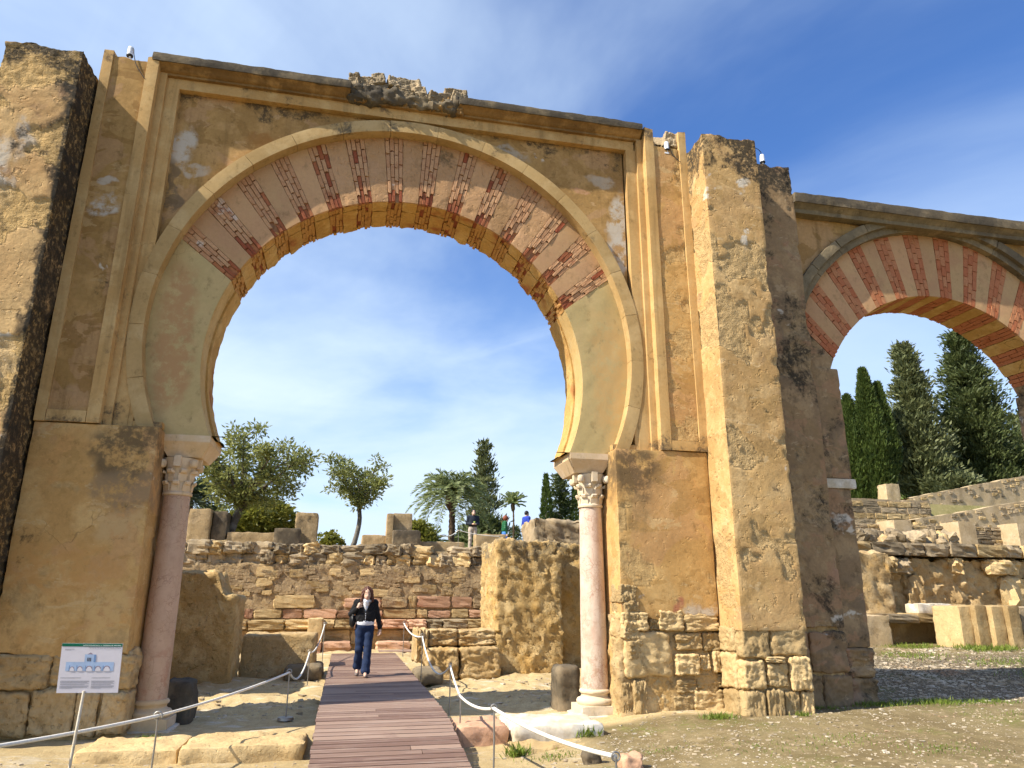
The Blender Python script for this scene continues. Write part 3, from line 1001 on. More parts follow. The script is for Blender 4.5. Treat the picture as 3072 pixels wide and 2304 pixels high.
# mortar bed + voussoirs + bricks
P, F = A.piece(-66, 66, 0.0, 1.0, YV + 0.022, YV + 0.045, (0.06, 0.03, 0.1), 0.004, 2)
mk('mortar_bed', P, F, M['mortar'], arch)
GROUPS = [s * (4.8 + 9.6 * k) for k in range(7) for s in (-1, 1)]
GROUPS.sort()
HW = 2.25
for i in range(len(GROUPS) - 1):
    u0, u1 = GROUPS[i] + HW, GROUPS[i + 1] - HW
    smooth = i < 4 or i > 10
    P, F = A.piece(u0, u1, 0.0, 1.0, YV - 0.003, YV + 0.05, (0.028, 0.05, 0.028) if not smooth else 0.07, 0.004 if smooth else 0.010, 30 + i,
                   0.006, 0.0 if smooth else 0.010)
    mk('voussoir', P, F, M['voussoir_smooth' if smooth else 'voussoir'], arch)
for gi_, g in enumerate(GROUPS):
    cw = 2 * HW / 4
    for c in range(4):
        u = g - HW + cw * (c + 0.5)
        p0 = np.array(A.pt(u, 0.0))
        p1 = np.array(A.pt(u, 1.0))
        L = np.linalg.norm(p1 - p0)
        d = (p1 - p0) / L
        s0 = 0.07 * (c % 2) + random.uniform(0, 0.03)
        cuts = [0.0]
        x = 0.13 + s0
        while x < L - 0.08:
            cuts.append(x)
            x += random.uniform(0.22, 0.25)
        cuts.append(L)
        for j in range(len(cuts) - 1):
            a, b = cuts[j] + 0.007, cuts[j + 1] - 0.007
            cc = p0 + d * (a + b) / 2
            wdt = np.linalg.norm(np.array(A.pt(u + cw / 2, (a + b) / 2 / L)) - np.array(A.pt(u - cw / 2, (a + b) / 2 / L))) - 0.010
            low = j == 0
            mat = M['brick_broken'] if low or (random.random() < 0.06) else M['brick']
            dep = 0.07
            yc = YV - 0.006 + dep / 2 + random.uniform(-0.007, 0.007) + (random.uniform(0.0, 0.03) if low else 0)
            ang = math.atan2(d[0], d[1])
            brick_inst('brick', mat, (cc[0], yc, cc[1]), (0, ang, 0), (wdt, dep, b - a), arch)
# springers below the lowest bricks
ub = 90 + math.degrees(math.asin((AZ - 3.66) / AR))
for s in (-1, 1):
    a, b = sorted((s * (GROUPS[-1] + HW), s * (ub + 9)))
    P, F = A.piece(a, b, 0.0, 1.0, YV - 0.004, YV + 0.06, (0.06, 0.06, 0.06), 0.006, 60 + s, 0.006, zmin=3.652)
    mk('springer', P, F, M['springer'], arch)

# soffit of the arch: smooth plaster springers below, rough stone and brick ends above
def soffit(name, u0, u1, y0, y1, r, mat, res, amp, seed, pit=0.0, rag=0.0, zmin=None, thick=0.05, parent=arch, cx=AX, cz=AZ):
    k = math.pi / 180 * r
    V, N, F = rbox(u0 * k, u1 * k, y0, y1, 0, thick, res, 0.01)
    V = erode(V, N, amp, 4.0, 3, seed, pit, 7.0, 0.15)
    if rag:
        e = sstep(y1 - 0.15, y1, V[:, 1])
        V[:, 1] += e * rag * fbm(V, 6, 2, seed + 3)
        V[:, 2] += e * rag * 0.6 * fbm(V, 9, 2, seed + 4)
    th = np.radians(90) - V[:, 0] / r
    rr = r + V[:, 2]
    Pp = np.stack([cx + rr * np.cos(th), V[:, 1], cz + rr * np.sin(th)], -1)
    if zmin is not None:
        Pp[:, 2] = np.maximum(Pp[:, 2], zmin)
    return mk(name, Pp, F, mat, parent)


for i in range(len(GROUPS) - 1):
    u0, u1 = GROUPS[i] + HW, GROUPS[i + 1] - HW
    ysplit = YV + 0.26 + random.uniform(-0.08, 0.1)
    soffit('soffit_stone', u0 + 0.1, u1 - 0.1, YV + 0.015, ysplit, AR - 0.004, M['soffit'], 0.05, 0.010, 70 + i, 0.012)
    soffit('soffit_stone', u0 + 0.1, u1 - 0.1, ysplit + 0.01, YBACK + random.uniform(-0.02, 0.03), AR - 0.012 + random.uniform(-0.01, 0.012),
           M['soffit'], 0.05, 0.016, 90 + i, 0.016, 0.05)
soffit('soffit_bed', -66, 66, YV + 0.06, YBACK - 0.03, AR + 0.03, M['brick_broken'], (0.1, 0.1, 0.05), 0.01, 5)
parts = []
for g in GROUPS:
    for c in range(4):
        u = g - HW + 2 * HW / 4 * (c + 0.5)
        y = YV + 0.02
        while y < YBACK - 0.05:
            ln = min(random.uniform(0.13, 0.26), YBACK + 0.015 - y)
            th = math.radians(90 - u)
            if random.random() > 0.10:
                V, N, F = rbox(-0.024, 0.024, -ln / 2 + 0.006, ln / 2 - 0.006, -0.03, 0.03, 1.0)
                V = V + 0.004 * rng.standard_normal(V.shape)
                rr = AR + 0.034 + random.uniform(-0.014, 0.02)
                e = np.array([math.cos(th), 0, math.sin(th)])
                t = np.array([math.sin(th), 0, -math.cos(th)])
                Pp = np.array([AX, y + ln / 2, AZ]) + e * rr + V[:, :1] * t + V[:, 1:2] * np.array([0, 1, 0]) + V[:, 2:] * e
                parts.append((Pp, F))
            y += ln
V, F = join_arr(parts)
tag(mk('soffit_brickwork', V, F, M['soffit_brick'], arch, False), kind='stuff')
for s in (-1, 1):
    a, b = sorted((s * (GROUPS[-1] + HW), s * (ub + 3)))
    soffit('soffit_plaster', a, b, YV + 0.005, YV + 0.40, AR - 0.003, M['intrados'], 0.06, 0.006, 120 + s, zmin=3.652)
    soffit('soffit_stone', a, b, YV + 0.38, YBACK, AR - 0.035, M['soffit'], 0.05, 0.02, 124 + s, 0.01, 0.03, zmin=3.652, thick=0.08)

# archivolt of curved stones
NA = 19
ah = math.degrees(math.asin((BZ - 3.685) / BR0))
edges = np.linspace(-ah, 180 + ah, NA + 1)
for i in range(NA):
    a0, a1 = math.radians(edges[i]), math.radians(edges[i + 1])
    rm = 0.5 * (BR0 + BR1)
    g = 0.0006
    V, N, F = rbox(a0 * rm + g, a1 * rm - g, 10.03, 10.262, BR0, BR1, (0.07, 0.05, 0.05), 0.007)
    V = erode(V, N, 0.005, 4, 3, 140 + i)
    th, r = V[:, 0] / rm, V[:, 2]
    P = np.stack([BX + r * np.cos(th), V[:, 1], BZ + r * np.sin(th)], -1)
    P[:, 2] = np.maximum(P[:, 2], 3.684)
    mk('archivolt_stone', P, F, M['archivolt'], arch)

# stepped frame (alfiz), pilaster panels, ledge blocks
FR = dict(res=0.07, rad=0.008, amp=0.006, freq=2.5)
cut = lambda f: (lambda V: np.stack([V[:, 0], V[:, 1], V[:, 2] + sstep(6.0, 9.3, V[:, 2]) * 0 + (V[:, 2] > 9.0) * f(V[:, 0], V[:, 1])], -1))
rag = cut(lambda x, y: 0.05 * fbm(np.stack([x, y, 0 * x], -1), 7, 3, 77))
for side in (-1, 1):
    mx = (lambda a, b: (a, b)) if side < 0 else (lambda a, b: (1.25 - b, 1.25 - a))
    sd = 200 + side
    zt = 9.26 if side < 0 else 9.28
    slab('frame_strip', (*mx(-3.955, -3.82), 9.86, 10.2, 3.68, zt), M['frame'], arch, seed=sd, post=rag, **FR)
    slab('frame_strip', (*mx(-3.36, -3.20), 9.862, 10.2, 3.683, zt - 0.01), M['frame'], arch, seed=sd + 5, post=rag, **FR)
    slab('frame_strip', (*mx(-3.82, -3.36), 9.864, 10.2, 3.686, 3.84), M['frame'], arch, seed=sd + 8, **FR)
    slab('panel', (*mx(-3.822, -3.358), 9.886, 10.2, 3.838, 9.18 if side < 0 else 8.93), M['panel' if side < 0 else 'jamb'], arch, 0.035, 0.006,
         0.006 if side < 0 else 0.010, 3.0, sd + 11, 0.0, post=rag, peel=None if side < 0 else (0.05, 2.2, 0.014))
    slab('moulding', (*mx(-3.203, -3.098), 9.99, 10.2, 3.684, 9.10), M['frame'], arch, seed=sd + 14, **FR)
    slab('moulding', (*mx(-3.10, -2.92), 10.045, 10.2, 3.687, 8.9), M['frame'], arch, seed=sd + 17, **FR)
    # block closing the foot of the spandrel, with the small triangular hole beside the archivolt
    slab('foot_block', (*mx(-2.925, -2.855), 10.05, 10.2, 3.69, 4.2), M['frame'], arch, seed=sd + 20, **FR)
    slab('foot_block', (*mx(-2.86, -2.5), 10.052, 10.2, 3.692, 3.78), M['frame'], arch, seed=sd + 22, **FR)
slab('moulding', (-3.10, 4.32, 10.047, 10.2, 8.885, 9.075), M['frame'], arch, seed=230, **FR)
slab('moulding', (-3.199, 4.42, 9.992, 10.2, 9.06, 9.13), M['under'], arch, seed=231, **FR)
# broken right top between the frame strips
for k, (x, z, s) in enumerate(((4.98, 9.14, 0.26), (4.86, 9.16, 0.16), (4.64, 9.12, 0.16), (5.12, 9.2, 0.2), (4.63, 9.0, 0.13))):
    inst('broken_stone', ST_HI[k % 6], M['stone_grey'], (x, 10.1 + 0.02 * k, z), (0.3 * k, 0.2, k), (s, 0.35, s * 1.05), arch)
slab('wall_head', (4.6, 5.2, 9.93, 10.9, 8.4, 8.95), M['cornice'], arch, 0.06, 0.03, 0.04, 5, 233)

# cornice in two lengths with the rubble core showing between them
def cornice(name, x0, x1, yl, z0, z1, seed, parent, mat, under, zb, yb):
    V, N, F = rbox(x0, x1, yl, yl + 0.95, z0, z1, 0.06, 0.02)
    V = erode(V, N, 0.016, 6, 4, seed)
    mk(name, V, F, mat, parent)
    n = int((x1 - x0) / 0.06)
    xs = np.linspace(x0 + 0.01, x1 - 0.01, n + 1)
    prof = np.array([(yl + 0.02, z0 + 0.004), (yl + 0.07, z0 - 0.02), (yl + 0.10, z0 - 0.05), (yb - 0.01, zb), (yb + 0.3, zb)])
    V = np.concatenate([np.stack([xs, np.full(n + 1, y), np.full(n + 1, z)], -1) for y, z in prof])
    V += (0.010 * fbm(V, 5, 3, seed + 2))[:, None] * np.array([0, -0.7, 0.4])
    F = [(k * (n + 1) + i, (k + 1) * (n + 1) + i, (k + 1) * (n + 1) + i + 1, k * (n + 1) + i + 1) for k in range(len(prof) - 1) for i in range(n)]
    mk('cornice_moulding', V, np.array(F), under, parent)


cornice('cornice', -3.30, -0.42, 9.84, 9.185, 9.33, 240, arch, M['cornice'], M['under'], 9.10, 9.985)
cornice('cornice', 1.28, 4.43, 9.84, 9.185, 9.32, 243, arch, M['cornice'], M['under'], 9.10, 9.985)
slab('rubble_core', (-0.46, 1.30, 9.93, 10.8, 9.07, 9.36), M['cornice'], arch, 0.04, 0.05, 0.05, 5.0, 246, 0.0, lump=0.16)
k = 0
for row, (z0, hgt, y0) in enumerate(((9.10, 0.20, 9.95), (9.25, 0.20, 9.93), (9.40, 0.20, 9.97))):
    x = -0.44
    while x < 1.26:
        w = random.uniform(0.12, 0.26)
        top = 9.66 - 0.12 * (x + 0.4) if x < 0.62 else (9.40 if x < 1.0 else 9.52)
        if z0 + 0.08 < top:
            hh = min(hgt * random.uniform(0.85, 1.2), top - z0 + 0.06)
            inst('broken_stone', ST_HI[k % 6], M['stone_grey'] if row else M['under'], (x + w / 2, y0 + 0.18 + random.uniform(-0.03, 0.05), z0 + hh / 2),
                 (random.uniform(-0.25, 0.25), random.uniform(-0.25, 0.25), random.uniform(-0.4, 0.4)), (w * 1.12, 0.36, hh * 1.1), arch)
        k += 1
        x += w

# jambs below the ledge
def jamb_post(V, x_in, sgn, seed):
    """wear the foot of the jamb and let its plaster end in a ragged edge"""
    q = V.copy()
    low = sstep(1.75, 1.2, V[:, 2])
    q[:, 2] += (np.abs(V[:, 2] - V[:, 2].min()) < 0.02) * 0.10 * fbm(V, 3.0, 3, seed)
    return q


for side in (-1, 1):
    mx = (lambda a, b: (a, b)) if side < 0 else (lambda a, b: (1.235 - b, 1.235 - a))
    zb = 1.30 if side > 0 else 0.92
    slab('jamb', (*mx(-3.95, -2.49), 9.89, YBACK, zb, 3.68), M['jamb'], arch, 0.035, 0.02, 0.010, 2.5, 300 + side, 0.0, 5.0, 0.3, peel=(0.24, 1.6, 0.014),
         post=lambda V: jamb_post(V, 0, 0, 5))
    slab('jamb_foot', (*mx(-3.9, -2.46), 9.965, YBACK - 0.02, -0.3, zb + 0.05), M['rough'], arch, 0.04, 0.04, 0.04, 3.5, 305 + side, 0.0, lump=0.10, gain=0.68)

# exposed masonry of the right jamb: measured off the wall one stone at a time
RJ = [(3.73, 4.12, 1.14, 1.39), (4.13, 4.27, 1.15, 1.38), (4.28, 4.64, 1.13, 1.40), (4.65, 5.18, 1.12, 1.36),
      (3.74, 4.45, 0.55, 1.12), (4.52, 4.92, 0.88, 1.10), (4.93, 5.2, 0.86, 1.10), (4.5, 4.86, 0.56, 0.83), (4.88, 5.03, 0.60, 0.82),
      (5.05, 5.22, 0.58, 0.86), (3.72, 3.84, 0.08, 0.5), (3.86, 4.05, 0.06, 0.5), (4.07, 4.42, 0.05, 0.5), (4.45, 4.75, 0.05, 0.30),
      (4.76, 5.2, 0.04, 0.34), (4.5, 4.8, 0.32, 0.5), (4.82, 5.2, 0.37, 0.55)]
for k, (x0, x1, z0, z1) in enumerate(RJ):
    big = k == 4
    yf = 9.875 if k < 10 else 9.92
    inst('jamb_stone', ST_HI[k % 6], M['stone'], ((x0 + x1) / 2, yf + 0.22 + random.uniform(-0.02, 0.045), (z0 + z1) / 2),
         (random.uniform(-0.06, 0.06), random.uniform(-0.05, 0.05), random.uniform(-0.06, 0.06) + (math.pi if k % 2 else 0)),
         ((x1 - x0) * random.uniform(0.94, 1.04), 0.44, (z1 - z0) * random.uniform(0.92, 1.04)), arch)
for k, z in enumerate((1.62, 1.40, 1.16, 0.92)):
    inst('jamb_stone', ST_HI[k % 6], M['stone'], (3.83 + 0.03 * (k % 2), 10.07, z), (0.05 * k, 0.12 * (-1) ** k, 0.1 * k), (0.24, 0.42, 0.25), arch)
LJ = [(-3.94, -3.3, 0.55, 0.93), (-3.28, -2.85, 0.58, 0.92), (-2.83, -2.42, 0.52, 0.90), (-3.94, -3.45, 0.05, 0.52), (-3.43, -2.98, 0.05, 0.55),
      (-2.96, -2.72, 0.03, 0.5), (-2.70, -2.42, 0.05, 0.5)]
for k, (x0, x1, z0, z1) in enumerate(LJ):
    inst('jamb_stone', ST_HI[(k + 1) % 6], M['rough'], ((x0 + x1) / 2, 9.885 + 0.22 + random.uniform(-0.01, 0.03), (z0 + z1) / 2),
         (0, 0, random.uniform(-0.04, 0.04)), (x1 - x0, 0.44, z1 - z0), arch)

# ------------------------------------------------------------------ piers
def pier(name, x0, x1, y0, y1, z1, mat, label, seed, amp=0.014, pit=0.02, pthr=0.12, group='piers of the portico', foot=True):
    r = empty(name, ((x0 + x1) / 2, (y0 + y1) / 2, 0.0), label, 'pier', group)

    def post(V):
        t = (V[:, 2] > z1 - 0.25) * 1.0
        V = V.copy()
        V[:, 2] += t * 0.07 * fbm(V * np.array([1, 1, 0]), 6.0, 3, seed + 1)
        return V
    zb = 1.15 if foot else -0.2
    slab('shaft', (x0, x1, y0, y1, zb, z1), mat, r, 0.032, 0.02, amp, 2.6, seed, 0.0, 6.0, 0.28, post=post, octv=4, peel=(pthr, 1.5, 0.022))
    if foot:
        slab('foot_core', (x0 + 0.05, x1 - 0.05, y0 + 0.07, y1, -0.3, zb + 0.1), M['rough'], r, 0.05, 0.04, 0.04, 3.5, seed + 3, 0.0, lump=0.10, gain=0.68)
    return r


p_right = pier('buttress_pier', 5.20, 6.17, 9.30, 10.9, 8.86, M['pier'], 'sunlit ochre pier right of the central arch, its foot of bare stones', 400)
PS = [(5.19, 5.60, 0.80, 1.22), (5.63, 6.18, 0.84, 1.25), (5.20, 5.50, 0.42, 0.78), (5.53, 5.84, 0.44, 0.74), (5.87, 6.18, 0.40, 0.82),
      (5.18, 5.48, -0.1, 0.40), (5.50, 5.74, -0.1, 0.42), (5.76, 5.98, -0.1, 0.40), (6.0, 6.19, -0.1, 0.38), (5.52, 5.8, 0.76, 0.83)]
for k, (x0, x1, z0, z1) in enumerate(PS):
    inst('foot_stone', ST_HI[k % 6], M['stone'], ((x0 + x1) / 2, 9.29 + 0.2 + random.uniform(-0.02, 0.04), (z0 + z1) / 2),
         (random.uniform(-0.06, 0.06), random.uniform(-0.06, 0.06), random.uniform(-0.05, 0.05)), ((x1 - x0) * random.uniform(0.94, 1.05), 0.4, (z1 - z0) * random.uniform(0.94, 1.05)), p_right)
for k, (z0, z1) in enumerate(((-0.1, 0.38), (0.40, 0.85), (0.87, 1.2))):
    inst('foot_stone', ST_HI[(k + 3) % 6], M['stone'], (5.38, 9.72, (z0 + z1) / 2), (0, 0, 0.02 * k), (0.42, 0.42, z1 - z0), p_right)
p_left = pier('buttress_pier', -4.95, -3.965, 9.30, 10.9, 8.76, M['pier_left'], 'lichen stained pier left of the central arch', 410, 0.022, 0.035, -0.02)
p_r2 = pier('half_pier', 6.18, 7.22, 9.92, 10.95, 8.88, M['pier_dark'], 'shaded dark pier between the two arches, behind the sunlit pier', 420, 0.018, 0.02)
for k, (x0, x1, z0, z1) in enumerate(((6.2, 6.75, 0.0, 0.5), (6.77, 7.25, 0.0, 0.5), (6.2, 6.6, 0.52, 1.1), (6.62, 7.24, 0.54, 1.1))):
    inst('foot_stone', ST_HI[k % 6], M['pier_dark'], ((x0 + x1) / 2, 9.93 + 0.2, (z0 + z1) / 2), (0, 0, 0), (x1 - x0, 0.4, z1 - z0), p_r2)
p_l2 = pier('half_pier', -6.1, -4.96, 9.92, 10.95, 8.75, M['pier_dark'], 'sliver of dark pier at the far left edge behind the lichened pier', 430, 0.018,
            0.02, foot=False)

# ------------------------------------------------------------------ side arch on the right
arch2 = empty('horseshoe_arch', (10.13, 10.25, 0.0), 'lower side arch on the right with shaded red brick voussoirs and dark cornice', 'arch', 'arches of the portico')
AX2, AZ2, AR2 = 10.13, 4.265, 2.575
BZ2, BR20, BR21 = 4.93, 3.13, 3.42
Y2 = 10.25
B = Arch(AX2, AZ2, AR2, AX2, BZ2, BR20, 9.9 / 10.6, Y2)
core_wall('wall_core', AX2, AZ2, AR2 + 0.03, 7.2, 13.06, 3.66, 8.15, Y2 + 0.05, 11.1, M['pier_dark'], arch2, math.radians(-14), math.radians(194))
core_wall('spandrel', AX2, BZ2, BR20 + 0.08, 7.21, 13.05, 4.2, 8.14, 10.15, 10.29, M['spandrel'], arch2, math.radians(-14), math.radians(194), amp=0.02, seed=9)
P, F = B.piece(-64, 64, 0.0, 1.0, Y2 + 0.02, Y2 + 0.045, (0.06, 0.03, 0.1), 0.004, 2)
mk('mortar_bed', P, F, M['mortar'], arch2)
G2 = sorted(s * (5.3 + 10.75 * k) for k in range(6) for s in (-1, 1))
HW2 = 2.7
for i in range(len(G2) - 1):
    P, F = B.piece(G2[i] + HW2, G2[i + 1] - HW2, 0.0, 1.0, Y2 - 0.003, Y2 + 0.05, 0.08, 0.004, 500 + i, 0.006)
    mk('voussoir', P, F, M['voussoir_smooth'], arch2)
for s in (-1, 1):
    a, b = sorted((s * (G2[-1] + HW2), s * 112))
    P, F = B.piece(a, b, 0.0, 1.0, Y2 - 0.004, Y2 + 0.06, 0.08, 0.012, 520 + s, 0.006, zmin=3.45)
    mk('springer', P, F, M['pier_dark'], arch2)
for g in G2:
    cw = 2 * HW2 / 3
    for c in range(3):
        u = g - HW2 + cw * (c + 0.5)
        p0, p1 = np.array(B.pt(u, 0.0)), np.array(B.pt(u, 1.0))
        L = np.linalg.norm(p1 - p0)
        d = (p1 - p0) / L
        cuts = [0.0]
        x = 0.12 + 0.1 * (c % 2) + random.uniform(0, 0.03)
        while x < L - 0.06:
            cuts.append(x)
            x += random.uniform(0.19, 0.22)
        cuts.append(L)
        for j in range(len(cuts) - 1):
            a, b = cuts[j] + 0.005, cuts[j + 1] - 0.005
            cc = p0 + d * (a + b) / 2
            wdt = np.linalg.norm(np.array(B.pt(u + cw / 2, (a + b) / 2 / L)) - np.array(B.pt(u - cw / 2, (a + b) / 2 / L))) - 0.009
            brick_inst('brick', M['brick_red'], (cc[0], Y2 + 0.03 + random.uniform(-0.004, 0.004), cc[1]), (0, math.atan2(d[0], d[1]), 0), (wdt, 0.07, b - a), arch2)
for i in range(len(G2) - 1):
    soffit('soffit_stone', G2[i] + HW2 + 0.1, G2[i + 1] - HW2 - 0.1, Y2 + 0.01, 11.1, AR2 - 0.004, M['soffit'], 0.07, 0.008, 540 + i, 0.01, 0.02, parent=arch2,
           cx=AX2, cz=AZ2)
parts = []
for g in G2:
    for c in range(3):
        u = g - HW2 + 2 * HW2 / 3 * (c + 0.5)
        y = Y2 + 0.02
        while y < 11.05:
            ln = min(random.uniform(0.16, 0.26), 11.11 - y)
            th = math.radians(90 - u)
            V, N, F = rbox(-0.036, 0.036, -ln / 2 + 0.006, ln / 2 - 0.006, -0.03, 0.03, 1.0)
            V = V + 0.003 * rng.standard_normal(V.shape)
            rr = AR2 + 0.032 + random.uniform(-0.006, 0.008)
            e = np.array([math.cos(th), 0, math.sin(th)])
            t = np.array([math.sin(th), 0, -math.cos(th)])
            parts.append((np.array([AX2, y + ln / 2, AZ2]) + e * rr + V[:, :1] * t + V[:, 1:2] * np.array([0, 1, 0]) + V[:, 2:] * e, F))
            y += ln
V, F = join_arr(parts)
tag(mk('soffit_brickwork', V, F, M['brick_red'], arch2, False), kind='stuff')
for s in (-1, 1):
    a, b = sorted((s * (G2[-1] + HW2), s * 94))
    soffit('soffit_plaster', a, b, Y2 + 0.01, 11.1, AR2 - 0.003, M['pier_dark'], 0.08, 0.012, 560 + s, parent=arch2, cx=AX2, cz=AZ2, thick=0.3)
edges = np.linspace(-10, 190, 17)
for i in range(16):
    a0, a1 = math.radians(edges[i]), math.radians(edges[i + 1])
    rm = 0.5 * (BR20 + BR21)
    prof_in = BR20
    V, N, F = rbox(a0 * rm + 0.0015, a1 * rm - 0.0015, 10.05, 10.16, BR20 + 0.12, BR21, 0.07, 0.02)
    V2, N2, F2 = rbox(a0 * rm + 0.0015, a1 * rm - 0.0015, 10.13, 10.29, BR20, BR20 + 0.13, 0.07, 0.01)
    V = erode(V, N, 0.014, 6, 3, 580 + i)
    V2 = erode(V2, N2, 0.006, 6, 3, 580 + i)
    V, F = join_arr([(V, F), (V2, F2)])
    th, r = V[:, 0] / rm, V[:, 2]
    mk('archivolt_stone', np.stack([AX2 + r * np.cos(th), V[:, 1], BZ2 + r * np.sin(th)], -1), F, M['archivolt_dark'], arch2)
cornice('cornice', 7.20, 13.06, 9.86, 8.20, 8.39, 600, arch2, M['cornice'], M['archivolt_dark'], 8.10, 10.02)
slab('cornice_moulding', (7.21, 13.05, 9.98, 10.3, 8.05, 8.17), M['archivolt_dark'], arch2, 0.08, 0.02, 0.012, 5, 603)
for side in (-1, 1):
    mx = (lambda a, b: (a, b)) if side < 0 else (lambda a, b: (20.26 - b, 20.26 - a))
    slab('jamb', (*mx(7.21, 7.88), 10.2, 11.1, 3.42, 5.3), M['pier_dark'], arch2, 0.05, 0.03, 0.02, 3, 610 + side, 0.015)
    slab('impost', (*mx(7.24, 7.92), 10.17, 11.12, 3.26, 3.42), M['stone_white'], arch2, 0.06, 0.015, 0.01, 3, 612 + side)
    slab('jamb', (*mx(7.21, 7.84), 10.19, 11.1, 0.85, 3.27), M['pier_dark'], arch2, 0.05, 0.04, 0.025, 3, 615 + side, 0.015)
    for k, (z0, z1) in enumerate(((-0.15, 0.42), (0.43, 0.86))):
        inst('jamb_stone', ST_HI[k], M['pier_dark'], (7.54 if side < 0 else 12.72, 10.62, (z0 + z1) / 2), (0, 0, 0.03), (0.66, 0.86, z1 - z0), arch2)
p_r3 = pier('half_pier', 13.08, 14.1, 9.92, 10.95, 8.8, M['pier_dark'], 'dark pier closing the side arch on its right, beyond the picture edge', 440, 0.018, 0.02,
            foot=False)

# ------------------------------------------------------------------ columns
def column(cx, cy, mat, label, seed, capmat, bright):
    r = empty('marble_column', (cx, cy, 0.0), label, 'column', 'columns of the central arch')
    n = 48
    zs = np.linspace(0.34, 2.87, 60)
    rr = 0.192 - 0.026 * (zs - 0.34) / 2.53 + 0.004 * np.sin((zs - 0.34) / 2.53 * math.pi)
    V, F = lathe(list(zip(rr, zs)), cx, cy, n)
    V[:, :2] += (0.003 * fbm(V, 4, 3, seed))[:, None]
    mk('shaft', V, F, mat, r)
    prof = [(0.19, 0.35), (0.21, 0.345), (0.225, 0.325), (0.222, 0.30), (0.20, 0.285), (0.195, 0.26), (0.215, 0.235), (0.25, 0.225), (0.268, 0.20),
            (0.268, 0.17), (0.25, 0.145), (0.1, 0.14)]
    V, F = lathe(prof, cx, cy, n)
    V += (0.004 * fbm(V, 6, 3, seed + 1))[:, None]
    base = mk('base', V, F, capmat, r)
    slab('plinth', (cx - 0.28, cx + 0.28, cy - 0.28, cy + 0.28, 0.0, 0.145), capmat, r, 0.05, 0.015, 0.012, 5, seed + 2)
    slab('footing', (cx - 0.33, cx + 0.33, cy - 0.33, cy + 0.36, -0.25, 0.03), M['stone_white'], r, 0.06, 0.03, 0.03, 4, seed + 3)
    # capital: bell, two rows of blocked-out leaves, corner volutes, abacus blocks
    prof = [(0.172, 2.865), (0.186, 2.872), (0.188, 2.90), (0.178, 2.905), (0.165, 2.95), (0.165, 3.10), (0.185, 3.22), (0.225, 3.32), (0.235, 3.36), (0.1, 3.36)]
    V, F = lathe(prof, cx, cy, n)
    cap = mk('capital', V, F, capmat, r)
    for row, (z0, z1, rin, rout, nl, ph) in enumerate(((2.92, 3.07, 0.160, 0.225, 8, 0.0), (3.05, 3.22, 0.165, 0.245, 8, math.pi / 8))):
        for k in range(nl):
            a = ph + k * 2 * math.pi / nl
            w = 0.052
            prof = [(rin + 0.012, z0), (rin + 0.02, z0 + 0.05), (rin + 0.024, z1 - 0.045), (rout - 0.01, z1 - 0.012), (rout, z1 - 0.03), (rout - 0.012, z1 - 0.06),
                    (rin + 0.0, z1 - 0.075), (rin - 0.02, z0)]
            Pp = []
            for t in (-w, w):
                for q, (rad, z) in enumerate(prof):
                    tt = t * (0.62 if 3 <= q <= 5 else 1)
                    Pp.append((cx + rad * math.cos(a) - tt * math.sin(a), cy + rad * math.sin(a) + tt * math.cos(a), z))
            m_ = len(prof)
            Fq = [(i, (i + 1) % m_, m_ + (i + 1) % m_, m_ + i) for i in range(m_)]
            Fq += [(0, 7, 6, 1), (1, 6, 5, 2), (2, 5, 4, 3), (m_ + 0, m_ + 1, m_ + 6, m_ + 7), (m_ + 1, m_ + 2, m_ + 5, m_ + 6), (m_ + 2, m_ + 3, m_ + 4, m_ + 5)]
            mk('leaf', np.array(Pp), np.array(Fq), capmat, cap, False)
    for k in range(4):
        a = math.pi / 4 + k * math.pi / 2
        V, N, F = rbox(-0.05, 0.06, -0.045, 0.045, -0.055, 0.06, 0.03, 0.035)
        V = V + np.array([0.275, 0, 3.275])
        V = np.stack([cx + V[:, 0] * math.cos(a) - V[:, 1] * math.sin(a), cy + V[:, 0] * math.sin(a) + V[:, 1] * math.cos(a), V[:, 2]], -1)
        mk('volute', V, F, capmat, cap)
        a = k * math.pi / 2
        V, N, F = rbox(-0.03, 0.03, -0.045, 0.045, -0.075, 0.075, 0.05, 0.008)
        V = V + np.array([0.235, 0, 3.31])
        V = np.stack([cx + V[:, 0] * math.cos(a) - V[:, 1] * math.sin(a), cy + V[:, 0] * math.sin(a) + V[:, 1] * math.cos(a), V[:, 2]], -1)
        mk('abacus_block', V, F, capmat, cap)
    return r


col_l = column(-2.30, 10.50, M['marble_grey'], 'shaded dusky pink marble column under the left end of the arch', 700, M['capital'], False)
col_r = column(3.52, 10.50, M['marble'], 'sunlit pale pink veined marble column under the right end of the arch', 710, M['capital_white'], True)


